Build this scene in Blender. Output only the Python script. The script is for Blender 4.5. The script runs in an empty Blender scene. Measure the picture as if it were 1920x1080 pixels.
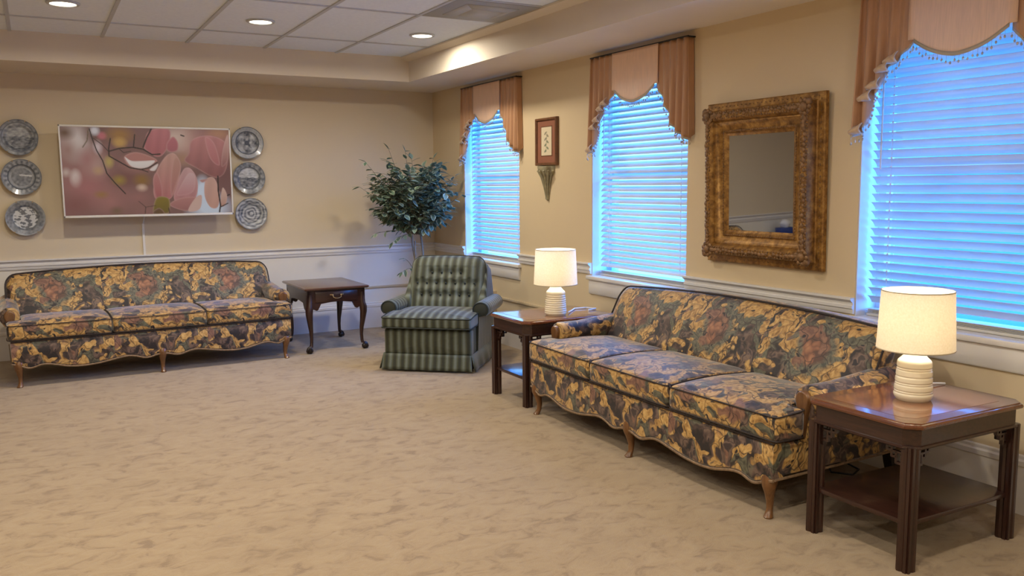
import bpy, bmesh, math, random
import numpy as np
from mathutils import Vector, Matrix, noise as mnoise

random.seed(7)
PI = math.pi
scene = bpy.context.scene
COL = scene.collection

# ------------------------------------------------------------------ camera, world, exposure
F_PX = 1609.8
yaw, pitch, roll = 0.5046, 0.1192, -0.0082
fwd = Vector((math.sin(yaw) * math.cos(pitch), math.cos(yaw) * math.cos(pitch), -math.sin(pitch)))
rgt = Vector((math.cos(yaw), -math.sin(yaw), 0))
upv = rgt.cross(fwd)
r2 = math.cos(roll) * rgt + math.sin(roll) * upv
u2 = -math.sin(roll) * rgt + math.cos(roll) * upv
cd = bpy.data.cameras.new('camera')
cd.sensor_fit = 'HORIZONTAL'
cd.sensor_width = 36.0
cd.lens = 36.0 * F_PX / 1920.0
cd.clip_start = 0.05
cam = bpy.data.objects.new('camera', cd)
COL.objects.link(cam)
M = Matrix((r2, u2, -fwd)).transposed().to_4x4()
M.translation = Vector((-3.5891, -8.1328, 1.4062))
cam.matrix_world = M
scene.camera = cam

vs = scene.view_settings
scene.display_settings.display_device = 'sRGB'
vs.view_transform = 'Standard'
vs.look = 'None'
vs.gamma = 1.0
vs.use_curve_mapping = False
vs.exposure = 0.0
try:
    scene.cycles.use_denoising = True
    scene.cycles.denoiser = 'OPENIMAGEDENOISE'
    scene.cycles.max_bounces = 10
    scene.cycles.diffuse_bounces = 5
    scene.cycles.transmission_bounces = 8
    scene.cycles.transparent_max_bounces = 12
    scene.cycles.sample_clamp_indirect = 6.0
except Exception:
    pass

# dusk sky: deep blue with a paler glow towards the far end of the window wall
SKY_BLUE = (0.040, 0.28, 1.0, 1)
SKY_GLOW = (0.30, 0.68, 1.0, 1)
SKY_LOW, SKY_HIGH, SKY_SIDE_BOOST = 2.6, 11.0, 24.0
w = bpy.data.worlds.new('dusk_sky')
scene.world = w
w.use_nodes = True
nt = w.node_tree
nt.nodes.clear()
tc = nt.nodes.new('ShaderNodeTexCoord')
dot = nt.nodes.new('ShaderNodeVectorMath'); dot.operation = 'DOT_PRODUCT'
dot.inputs[1].default_value = (0.40, 0.91, 0.0)
rp = nt.nodes.new('ShaderNodeValToRGB')
rp.color_ramp.elements[0].position = 0.84; rp.color_ramp.elements[0].color = SKY_BLUE
rp.color_ramp.elements[1].position = 0.97; rp.color_ramp.elements[1].color = SKY_GLOW
bg = nt.nodes.new('ShaderNodeBackground')
sep = nt.nodes.new('ShaderNodeSeparateXYZ'); nt.links.new(tc.outputs['Generated'], sep.inputs[0])
mr = nt.nodes.new('ShaderNodeMapRange'); mr.inputs['From Min'].default_value = 0.12; mr.inputs['From Max'].default_value = 0.45
mr.inputs['To Min'].default_value = SKY_LOW; mr.inputs['To Max'].default_value = SKY_HIGH
nt.links.new(sep.outputs['Z'], mr.inputs['Value'])
# added sky boost on the unseen side, to light jambs and back wall blue
dt2 = nt.nodes.new('ShaderNodeVectorMath'); dt2.operation = 'DOT_PRODUCT'; dt2.inputs[1].default_value = (0.60, -0.80, 0.0)
nt.links.new(tc.outputs['Generated'], dt2.inputs[0])
mr2 = nt.nodes.new('ShaderNodeMapRange'); mr2.inputs['From Min'].default_value = 0.35; mr2.inputs['From Max'].default_value = 0.85
mr2.inputs['To Min'].default_value = 0.0; mr2.inputs['To Max'].default_value = SKY_SIDE_BOOST
nt.links.new(dt2.outputs['Value'], mr2.inputs['Value'])
mr3 = nt.nodes.new('ShaderNodeMapRange'); mr3.inputs['From Min'].default_value = 0.12; mr3.inputs['From Max'].default_value = 0.60
mr3.inputs['To Min'].default_value = 1.0; mr3.inputs['To Max'].default_value = 0.5
nt.links.new(sep.outputs['Z'], mr3.inputs['Value'])
mw = nt.nodes.new('ShaderNodeMath'); mw.operation = 'MULTIPLY'
nt.links.new(mr2.outputs[0], mw.inputs[0]); nt.links.new(mr3.outputs[0], mw.inputs[1])
sm = nt.nodes.new('ShaderNodeMath'); sm.operation = 'ADD'
nt.links.new(mr.outputs[0], sm.inputs[0]); nt.links.new(mw.outputs[0], sm.inputs[1])
nt.links.new(sm.outputs[0], bg.inputs['Strength'])
wo = nt.nodes.new('ShaderNodeOutputWorld')
nt.links.new(tc.outputs['Generated'], dot.inputs[0])
nt.links.new(dot.outputs['Value'], rp.inputs['Fac'])
nt.links.new(rp.outputs['Color'], bg.inputs['Color'])
nt.links.new(bg.outputs[0], wo.inputs['Surface'])

DOWNLIGHT_W = 18.0
DOWNLIGHT_COL = (1.0, 0.90, 0.74)
LAMP_W = 6.0
LAMP_COL = (1.0, 0.92, 0.79)
WINDOWS = [(-1.245, 1.06), (-3.39, 1.06), (-5.745, 1.07)]     # centre y, width
WIN_Z0, WIN_Z1 = 0.735, 2.22
for (yc, ww) in WINDOWS:                                        # sampling portals in the openings
    pl = bpy.data.lights.new('window_portal', 'AREA')
    pl.shape = 'RECTANGLE'; pl.size = WIN_Z1 - WIN_Z0; pl.size_y = ww
    try: pl.cycles.is_portal = True
    except Exception: pass
    po = bpy.data.objects.new('window_portal', pl); COL.objects.link(po)
    po.location = (0.30, yc, (WIN_Z0 + WIN_Z1) / 2); po.rotation_euler = (0, PI / 2, 0)

# ------------------------------------------------------------------ colour + materials
def lin(c):
    c = c / 255.0
    return c / 12.92 if c <= 0.04045 else ((c + 0.055) / 1.055) ** 2.4
def S(r, g, b): return (lin(r), lin(g), lin(b), 1.0)

class NG:
    """small node-graph helper"""
    def __init__(self, name):
        self.m = bpy.data.materials.new(name); self.m.use_nodes = True
        self.t = self.m.node_tree
        self.b = self.t.nodes['Principled BSDF']; self.out = self.t.nodes['Material Output']
    def n(self, typ, **kw):
        nd = self.t.nodes.new(typ)
        for k, v in kw.items():
            if hasattr(nd, k) and k not in nd.inputs: setattr(nd, k, v)
            else: nd.inputs[k].default_value = v
        return nd
    def l(self, a, b): self.t.links.new(a, b)
    def obj(self):
        return self.n('ShaderNodeTexCoord').outputs['Object']
    def math(self, op, a, b=None, clamp=False):
        nd = self.t.nodes.new('ShaderNodeMath'); nd.operation = op; nd.use_clamp = clamp
        for i, v in enumerate((a, b)):
            if v is None: continue
            if isinstance(v, (int, float)): nd.inputs[i].default_value = v
            else: self.l(v, nd.inputs[i])
        return nd.outputs[0]
    def ramp(self, fac, stops, interp='LINEAR'):
        nd = self.t.nodes.new('ShaderNodeValToRGB'); cr = nd.color_ramp; cr.interpolation = interp
        while len(cr.elements) < len(stops): cr.elements.new(0.5)
        for e, (p, c) in zip(cr.elements, stops): e.position = p; e.color = c
        self.l(fac, nd.inputs['Fac']); return nd.outputs['Color']
    def mix(self, fac, a, b):
        nd = self.t.nodes.new('ShaderNodeMix'); nd.data_type = 'RGBA'
        for s, v in ((nd.inputs[0], fac), (nd.inputs[6], a), (nd.inputs[7], b)):
            if isinstance(v, (int, float, tuple)): s.default_value = v
            else: self.l(v, s)
        return nd.outputs[2]
    def noise(self, vec, scale, detail=2.0, rough=0.5, dist=0.0):
        nd = self.n('ShaderNodeTexNoise'); nd.inputs['Scale'].default_value = scale
        nd.inputs['Detail'].default_value = detail; nd.inputs['Roughness'].default_value = rough
        nd.inputs['Distortion'].default_value = dist
        if vec is not None: self.l(vec, nd.inputs['Vector'])
        return nd
    def bump(self, h, strength, dist=0.01):
        nd = self.n('ShaderNodeBump'); nd.inputs['Strength'].default_value = strength
        nd.inputs['Distance'].default_value = dist
        self.l(h, nd.inputs['Height']); self.l(nd.outputs[0], self.b.inputs['Normal'])
    def set(self, col=None, rough=None, metal=None, spec=None, **kw):
        if col is not None:
            if isinstance(col, tuple): self.b.inputs['Base Color'].default_value = col
            else: self.l(col, self.b.inputs['Base Color'])
        if rough is not None: self.b.inputs['Roughness'].default_value = rough
        if metal is not None: self.b.inputs['Metallic'].default_value = metal
        if spec is not None: self.b.inputs['Specular IOR Level'].default_value = spec
        for k, v in kw.items(): self.b.inputs[k].default_value = v
        return self

def plain(name, col, rough=0.5, metal=0.0, var=0.12, scale=8.0, bump=0.0, bscale=200.0, spec=0.5):
    g = NG(name); o = g.obj()
    nz = g.noise(o, scale, 3.0)
    dk = tuple(c * (1 - var) for c in col[:3]) + (1,); lt = tuple(min(1, c * (1 + var)) for c in col[:3]) + (1,)
    g.set(g.ramp(nz.outputs['Fac'], [(0.3, dk), (0.7, lt)]), rough, metal, spec)
    if bump: g.bump(g.noise(o, bscale, 2.0).outputs['Fac'], bump, 0.003)
    return g.m

def wood(name, dark, light, rough=0.25, axis=(1, 14, 14), coat=0.3):
    g = NG(name); o = g.obj()
    mp = g.n('ShaderNodeMapping'); mp.inputs['Scale'].default_value = axis; g.l(o, mp.inputs['Vector'])
    nz = g.noise(mp.outputs[0], 4.0, 4.0, 0.6, 1.2)
    fine = g.noise(mp.outputs[0], 30.0, 2.0)
    f = g.math('ADD', g.math('MULTIPLY', nz.outputs['Fac'], 0.75), g.math('MULTIPLY', fine.outputs['Fac'], 0.25))
    g.set(g.ramp(f, [(0.3, dark), (0.7, light)]), rough)
    g.b.inputs['Coat Weight'].default_value = coat; g.b.inputs['Coat Roughness'].default_value = 0.08
    return g.m

# walls: tan paint above the chair rail, paler paint below it
def wall_mat(name, up, low):
    g = NG(name); geo = g.n('ShaderNodeNewGeometry')
    sx = g.n('ShaderNodeSeparateXYZ'); g.l(geo.outputs['Position'], sx.inputs[0])
    f = g.math('GREATER_THAN', sx.outputs['Z'], 0.79)
    nz = g.noise(geo.outputs['Position'], 1.5, 2.0)
    c = g.mix(f, low, up)
    c2 = g.mix(g.math('MULTIPLY', nz.outputs['Fac'], 0.10), c, S(120, 100, 75))
    g.set(c2, 0.65, spec=0.3)
    g.bump(g.noise(geo.outputs['Position'], 160.0, 2.0).outputs['Fac'], 0.08, 0.002)
    return g.m
M_WALL = wall_mat('tan_wall_paint', S(218, 203, 176), S(234, 229, 217))
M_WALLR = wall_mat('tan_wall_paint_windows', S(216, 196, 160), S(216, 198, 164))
M_SOFFIT = plain('tan_soffit_paint', S(224, 212, 194), 0.7, var=0.03, scale=2)
M_TRIM = plain('white_trim_paint', S(226, 222, 216), 0.4, var=0.02)
M_WINTRIM = plain('white_window_paint', S(222, 222, 222), 0.45, var=0.02)
M_TILE = plain('ceiling_tile', S(234, 242, 253), 0.85, var=0.03, scale=40, bump=0.2, bscale=120)
M_GRID = plain('ceiling_grid_paint', S(192, 195, 200), 0.5, var=0.02)
M_VENT = plain('vent_grey_metal', S(160, 160, 158), 0.5, var=0.03)
M_VENT2 = plain('vent_pale_metal', S(185, 185, 183), 0.5, var=0.03)

def carpet():
    g = NG('beige_carpet'); o = g.obj()
    mp = g.n('ShaderNodeMapping'); mp.inputs['Scale'].default_value = (1, 1.5, 1); g.l(o, mp.inputs['Vector'])
    n1 = g.noise(mp.outputs[0], 9.0, 4.0, 0.65, 0.8)
    n2 = g.noise(mp.outputs[0], 2.0, 3.0, 0.6, 0.5)
    n3 = g.noise(o, 220.0, 2.0)
    c1 = g.ramp(n1.outputs['Fac'], [(0.34, S(136, 114, 87)), (0.46, S(162, 139, 108)), (0.60, S(168, 146, 114))])
    c2 = g.mix(g.math('MULTIPLY', g.math('SUBTRACT', n2.outputs['Fac'], 0.45, True), 1.4, True), c1, S(149, 127, 97))
    c3 = g.mix(g.math('MULTIPLY', n3.outputs['Fac'], 0.25), c2, S(130, 109, 82))
    g.set(c3, 0.95, spec=0.1)
    g.b.inputs['Sheen Weight'].default_value = 0.25; g.b.inputs['Sheen Roughness'].default_value = 0.6
    h = g.math('ADD', g.math('MULTIPLY', n3.outputs['Fac'], 0.4), g.math('MULTIPLY', n1.outputs['Fac'], 1.2))
    g.bump(h, 0.5, 0.012)
    return g.m
M_CARPET = carpet()

def tapestry():
    g = NG('floral_tapestry'); o = g.obj()
    sx = g.n('ShaderNodeSeparateXYZ'); g.l(o, sx.inputs[0])
    wr = g.t.nodes.new('ShaderNodeMath'); wr.operation = 'WRAP'
    g.l(sx.outputs['X'], wr.inputs[0]); wr.inputs[1].default_value = 0.335; wr.inputs[2].default_value = -0.335
    cb = g.n('ShaderNodeCombineXYZ')
    g.l(wr.outputs[0], cb.inputs['X']); g.l(sx.outputs['Y'], cb.inputs['Y']); g.l(sx.outputs['Z'], cb.inputs['Z'])
    v = cb.outputs[0]
    wn = g.noise(v, 9.0, 2.0)
    sub = g.n('ShaderNodeVectorMath', operation='SUBTRACT'); g.l(wn.outputs['Color'], sub.inputs[0]); sub.inputs[1].default_value = (.5, .5, .5)
    scl = g.n('ShaderNodeVectorMath', operation='SCALE'); g.l(sub.outputs[0], scl.inputs[0]); scl.inputs['Scale'].default_value = 0.13
    add = g.n('ShaderNodeVectorMath', operation='ADD'); g.l(v, add.inputs[0]); g.l(scl.outputs[0], add.inputs[1])
    p = add.outputs[0]
    fine = g.noise(p, 42.0, 3.0, 0.6)
    # dark / mauve ground
    ground = g.ramp(g.noise(p, 17.0, 2.0).outputs['Fac'], [(0.40, S(34, 27, 27)), (0.5, S(80, 62, 54)), (0.60, S(118, 96, 82)), (0.66, S(62, 50, 48))])
    # grey-green leaves
    gl = g.noise(p, 9.0, 1.0, 0.4, 0.6)
    green = g.ramp(fine.outputs['Fac'], [(0.35, S(66, 66, 54)), (0.6, S(108, 106, 86))])
    c = g.mix(g.math('MULTIPLY', g.math('SUBTRACT', gl.outputs['Fac'], 0.565), 30, True), ground, green)
    # bouquet in the middle of each back panel
    dx = g.math('MULTIPLY', wr.outputs[0], 1.0)
    dz = g.math('SUBTRACT', sx.outputs['Z'], 0.615)
    rr = g.math('SQRT', g.math('ADD', g.math('POWER', dx, 2.0), g.math('POWER', dz, 2.0)))
    rr2 = g.math('ADD', rr, g.math('MULTIPLY', g.math('SUBTRACT', wn.outputs['Fac'], 0.5), 0.10))
    c = g.mix(g.math('MULTIPLY', g.math('SUBTRACT', 0.17, rr2), 40, True), c, g.ramp(fine.outputs['Fac'], [(0.38, S(66, 70, 62)), (0.55, S(116, 112, 92)), (0.65, S(84, 66, 58))]))
    # ochre leaves
    oc = g.noise(p, 8.2, 1.5, 0.45, 1.1)
    ochre = g.ramp(fine.outputs['Fac'], [(0.33, S(126, 90, 44)), (0.5, S(184, 144, 82)), (0.68, S(208, 172, 108))])
    am = g.math('MULTIPLY', g.math('SUBTRACT', oc.outputs['Fac'], 0.475), 30, True)
    far = g.math('MULTIPLY', g.math('SUBTRACT', rr2, 0.10), 30, True)
    c = g.mix(g.math('MULTIPLY', am, far), c, ochre)
    # rust petals
    pet = g.n('ShaderNodeTexVoronoi'); pet.inputs['Scale'].default_value = 20.0; g.l(p, pet.inputs['Vector'])
    rust = g.ramp(pet.outputs['Distance'], [(0.1, S(172, 122, 88)), (0.4, S(142, 94, 68)), (0.62, S(92, 64, 52))])
    c = g.mix(g.math('MULTIPLY', g.math('SUBTRACT', 0.085, rr2), 50, True), c, rust)
    bl = g.noise(p, 7.5, 1.0); 
    c = g.mix(g.math('MULTIPLY', g.math('SUBTRACT', bl.outputs['Fac'], 0.645), 30, True), c, g.ramp(fine.outputs['Fac'], [(0.4, S(112, 78, 64)), (0.6, S(142, 104, 82))]))
    # dark veins and spots
    ve = g.n('ShaderNodeTexVoronoi'); ve.feature = 'DISTANCE_TO_EDGE'; ve.inputs['Scale'].default_value = 10.0; g.l(p, ve.inputs['Vector'])
    c = g.mix(g.math('MULTIPLY', g.math('SUBTRACT', 0.035, ve.outputs['Distance']), 28, True), c, S(46, 34, 32))
    sp = g.noise(p, 24.0, 1.0)
    c = g.mix(g.math('MULTIPLY', g.math('SUBTRACT', sp.outputs['Fac'], 0.66), 30, True), c, S(34, 28, 32))
    g.set(c, 0.55, spec=0.5)
    g.b.inputs['Sheen Weight'].default_value = 0.7; g.b.inputs['Sheen Roughness'].default_value = 0.35
    wv = g.noise(o, 420.0, 1.0)
    g.bump(wv.outputs['Fac'], 0.25, 0.002)
    return g.m
M_TAP = tapestry()
M_WELT = plain('dark_welt', S(46, 36, 34), 0.7)
M_GIMP = plain('tan_gimp_cord', S(128, 104, 78), 0.6, var=0.3, scale=60)

def stripes(name, axis, period=0.064):
    g = NG(name); o = g.obj()
    sx = g.n('ShaderNodeSeparateXYZ'); g.l(o, sx.inputs[0])
    nz = g.noise(o, 30.0, 2.0)
    t = g.math('ADD', g.math('DIVIDE', sx.outputs[axis], period), g.math('MULTIPLY', g.math('SUBTRACT', nz.outputs['Fac'], 0.5), 0.10))
    f = g.math('FRACT', g.math('ADD', t, 20.0))
    c = g.ramp(f, [(0.0, S(50, 53, 40)), (0.14, S(54, 56, 42)), (0.24, S(76, 80, 60)), (0.38, S(100, 108, 94)), (0.50, S(114, 122, 112)), (0.62, S(98, 106, 94)), (0.76, S(78, 80, 58)), (0.88, S(56, 58, 44)), (1.0, S(50, 53, 40))])
    g.set(c, 0.6, spec=0.4)
    g.b.inputs['Sheen Weight'].default_value = 0.5; g.b.inputs['Sheen Roughness'].default_value = 0.35
    g.bump(g.noise(o, 380.0, 1.0).outputs['Fac'], 0.2, 0.002)
    return g.m
M_STX = stripes('green_stripe_velvet', 'X'); M_STY = stripes('green_stripe_velvet_arm', 'Y', 0.056)
M_GREENWELT = plain('dark_green_welt', S(40, 46, 40), 0.7)

M_CHERRY = wood('dark_cherry_wood', (0.018, 0.007, 0.005, 1), (0.050, 0.019, 0.012, 1), 0.28, (14, 14, 1.2))
M_CHERRYX = wood('dark_cherry_boards', (0.020, 0.008, 0.006, 1), (0.056, 0.022, 0.014, 1), 0.28, (1.2, 14, 14))
M_TOP = wood('polished_mahogany_top', (0.13, 0.045, 0.018, 1), (0.26, 0.10, 0.045, 1), 0.12, (14, 1.6, 14), 0.8)
M_BAND = wood('mahogany_border_veneer', (0.10, 0.030, 0.012, 1), (0.18, 0.06, 0.024, 1), 0.12, (1.6, 14, 14), 0.8)
M_QTOP = wood('brown_table_top', (0.075, 0.034, 0.022, 1), (0.13, 0.062, 0.042, 1), 0.25, (1.5, 14, 14), 0.3)
M_OAK = wood('golden_brown_leg', (0.10, 0.042, 0.014, 1), (0.22, 0.10, 0.034, 1), 0.3, (14, 14, 1.4), 0.4)
M_DARKLEG = plain('dark_leg_wood', S(34, 24, 20), 0.4)
M_BRASS = plain('brass', S(190, 160, 110), 0.3, 0.9)
M_BLACK = plain('black_plastic', S(22, 22, 24), 0.4)
M_CERAMIC = plain('cream_ceramic', S(232, 222, 196), 0.25, var=0.02)
M_RIM = plain('shade_rim_wire', S(190, 178, 150), .6)
M_CORD = plain('white_cord', S(215, 215, 215), 0.4, var=0.02)

def gold():
    g = NG('antique_gold'); o = g.obj()
    nz = g.noise(o, 28.0, 4.0, 0.65)
    c = g.ramp(nz.outputs['Fac'], [(0.30, S(92, 62, 26)), (0.5, S(142, 102, 48)), (0.7, S(184, 140, 72))])
    g.set(c, 0.42, 0.45)
    g.bump(g.noise(o, 70.0, 3.0).outputs['Fac'], 0.35, 0.004)
    return g.m
M_GOLD = gold()
M_CARVE = plain('carved_bronze_gilding', S(128, 96, 62), 0.5, 0.35, var=0.35, scale=40, bump=0.5, bscale=90)
def mirror():
    g = NG('mirror_silver'); g.set(S(188, 191, 194), 0.02, 1.0); return g.m
M_MIRROR = mirror()

def valance_mat(name, col, tr):
    g = NG(name); o = g.obj()
    mp = g.n('ShaderNodeMapping'); mp.inputs['Scale'].default_value = (60, 60, 3); g.l(o, mp.inputs['Vector'])
    nz = g.noise(mp.outputs[0], 3.0, 3.0)
    dk = tuple(c * .88 for c in col[:3]) + (1,)
    c = g.ramp(nz.outputs['Fac'], [(0.3, dk), (0.7, col)])
    g.set(c, 0.42, spec=0.5)
    g.b.inputs['Sheen Weight'].default_value = 0.3
    tb = g.n('ShaderNodeBsdfTranslucent'); g.l(c, tb.inputs['Color'])
    mx = g.n('ShaderNodeMixShader'); mx.inputs[0].default_value = tr
    g.l(g.b.outputs[0], mx.inputs[1]); g.l(tb.outputs[0], mx.inputs[2]); g.l(mx.outputs[0], g.out.inputs['Surface'])
    return g.m
M_SWAG = valance_mat('peach_satin', S(250, 212, 180), 0.22)
M_JABOT = valance_mat('rose_tan_satin', S(188, 141, 102), 0.04)
M_LINING = valance_mat('pale_tan_lining', S(206, 176, 142), 0.05)
M_LACE = plain('pale_trim_band', S(176, 166, 150), 0.6, var=0.1)
M_BEADS = plain('beads', S(190, 180, 165), 0.2, var=0.35, scale=80)

def slat_mat():
    g = NG('white_blind_slat'); g.set(S(214, 212, 208), 0.45)
    o = g.obj(); nz = g.noise(o, 3.0, 2.0)
    c = g.ramp(nz.outputs['Fac'], [(0.3, S(196, 194, 188)), (0.7, S(208, 206, 200))]); g.set(c)
    tb = g.n('ShaderNodeBsdfTranslucent'); tb.inputs['Color'].default_value = S(230, 235, 240)
    mx = g.n('ShaderNodeMixShader'); mx.inputs[0].default_value = 0.01
    g.l(g.b.outputs[0], mx.inputs[1]); g.l(tb.outputs[0], mx.inputs[2]); g.l(mx.outputs[0], g.out.inputs['Surface'])
    return g.m
M_SLAT = slat_mat()

def glass_mat():
    g = NG('window_glass')
    tr = g.n('ShaderNodeBsdfTransparent'); tr.inputs['Color'].default_value = (0.96, 0.98, 1, 1)
    gl = g.n('ShaderNodeBsdfGlossy'); gl.inputs['Roughness'].default_value = 0.02
    geo = g.n('ShaderNodeNewGeometry')
    dt = g.n('ShaderNodeVectorMath', operation='DOT_PRODUCT'); g.l(geo.outputs['Normal'], dt.inputs[0]); g.l(geo.outputs['Incoming'], dt.inputs[1])
    sch = g.math('POWER', g.math('SUBTRACT', 1.0, g.math('ABSOLUTE', dt.outputs['Value']), True), 5.0)
    fac = g.math('ADD', 0.04, g.math('MULTIPLY', sch, 0.9), True)
    mx = g.n('ShaderNodeMixShader'); g.l(fac, mx.inputs[0])
    g.l(tr.outputs[0], mx.inputs[1]); g.l(gl.outputs[0], mx.inputs[2]); g.l(mx.outputs[0], g.out.inputs['Surface'])
    return g.m
M_GLASS = glass_mat()

def shade_mat():
    g = NG('linen_lamp_shade'); o = g.obj()
    nz = g.noise(o, 150.0, 2.0)
    c = g.ramp(nz.outputs['Fac'], [(0.3, S(240, 232, 214)), (0.7, S(250, 244, 230))])
    g.set(c, 0.8, spec=0.1)
    tb = g.n('ShaderNodeBsdfTranslucent'); g.l(c, tb.inputs['Color'])
    mx = g.n('ShaderNodeMixShader'); mx.inputs[0].default_value = 0.44
    g.l(g.b.outputs[0], mx.inputs[1]); g.l(tb.outputs[0], mx.inputs[2]); g.l(mx.outputs[0], g.out.inputs['Surface'])
    return g.m
M_SHADE = shade_mat()

def emit(name, col, st):
    g = NG(name); g.set((0.8, 0.8, 0.8, 1), 0.5)
    g.b.inputs['Emission Color'].default_value = col; g.b.inputs['Emission Strength'].default_value = st
    return g.m
M_LENS = emit('downlight_lens', (1.0, 0.88, 0.68, 1), 9.0)

def vcol(name, rough=0.4, metal=0.0, spec=0.5, emission=0.0, coat=0.0):
    g = NG(name); a = g.n('ShaderNodeVertexColor'); a.layer_name = 'Col'
    if emission:
        g.set((0.01, 0.01, 0.01, 1), rough, metal, spec)
        g.l(a.outputs['Color'], g.b.inputs['Emission Color']); g.b.inputs['Emission Strength'].default_value = emission
    else: g.set(a.outputs['Color'], rough, metal, spec)
    g.b.inputs['Coat Weight'].default_value = coat
    return g.m
M_SCREEN = vcol('tv_screen', 0.35, emission=0.60)
M_PLATE = vcol('glazed_transferware', 0.25, 0.0, 0.5, coat=0.3)
M_PAPER = vcol('botanical_print', 0.8, spec=0.2)
def leaf_mat():
    g = NG('silk_ficus_leaf'); a = g.n('ShaderNodeVertexColor'); a.layer_name = 'Col'
    g.set(a.outputs['Color'], 0.5, spec=0.4)
    tb = g.n('ShaderNodeBsdfTranslucent'); g.l(a.outputs['Color'], tb.inputs['Color'])
    mx = g.n('ShaderNodeMixShader'); mx.inputs[0].default_value = 0.15
    g.l(g.b.outputs[0], mx.inputs[1]); g.l(tb.outputs[0], mx.inputs[2]); g.l(mx.outputs[0], g.out.inputs['Surface'])
    return g.m
M_LEAF = leaf_mat()
M_BARK = plain('grey_brown_bark', S(128, 116, 98), 0.8, var=0.25, scale=30)
M_TVWHITE = plain('white_tv_bezel', S(215, 213, 210), 0.4, var=0.02)
M_FRAME = wood('brown_picture_frame', S(84, 50, 28), S(122, 78, 44), 0.35, (4, 4, 4), 0.2)
M_MAT = plain('terracotta_mat', S(140, 88, 64), 0.8, var=0.05)
M_PLASTER = plain('grey_green_plaster', S(150, 142, 112), 0.7, var=0.25, scale=30)
M_RACE = plain('beige_raceway', S(196, 178, 146), 0.5, var=0.03)
M_TISSUEBOX = plain('blue_tissue_carton', S(52, 72, 140), 0.5)
M_TISSUE = plain('white_tissue', S(235, 235, 235), 0.8, var=0.03)
M_BASKET = plain('brown_wicker', S(96, 70, 44), 0.8, var=0.35, scale=60, bump=0.6, bscale=80)
M_SOIL = plain('moss_filler', S(70, 66, 44), 0.9, var=0.4, scale=60)

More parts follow.
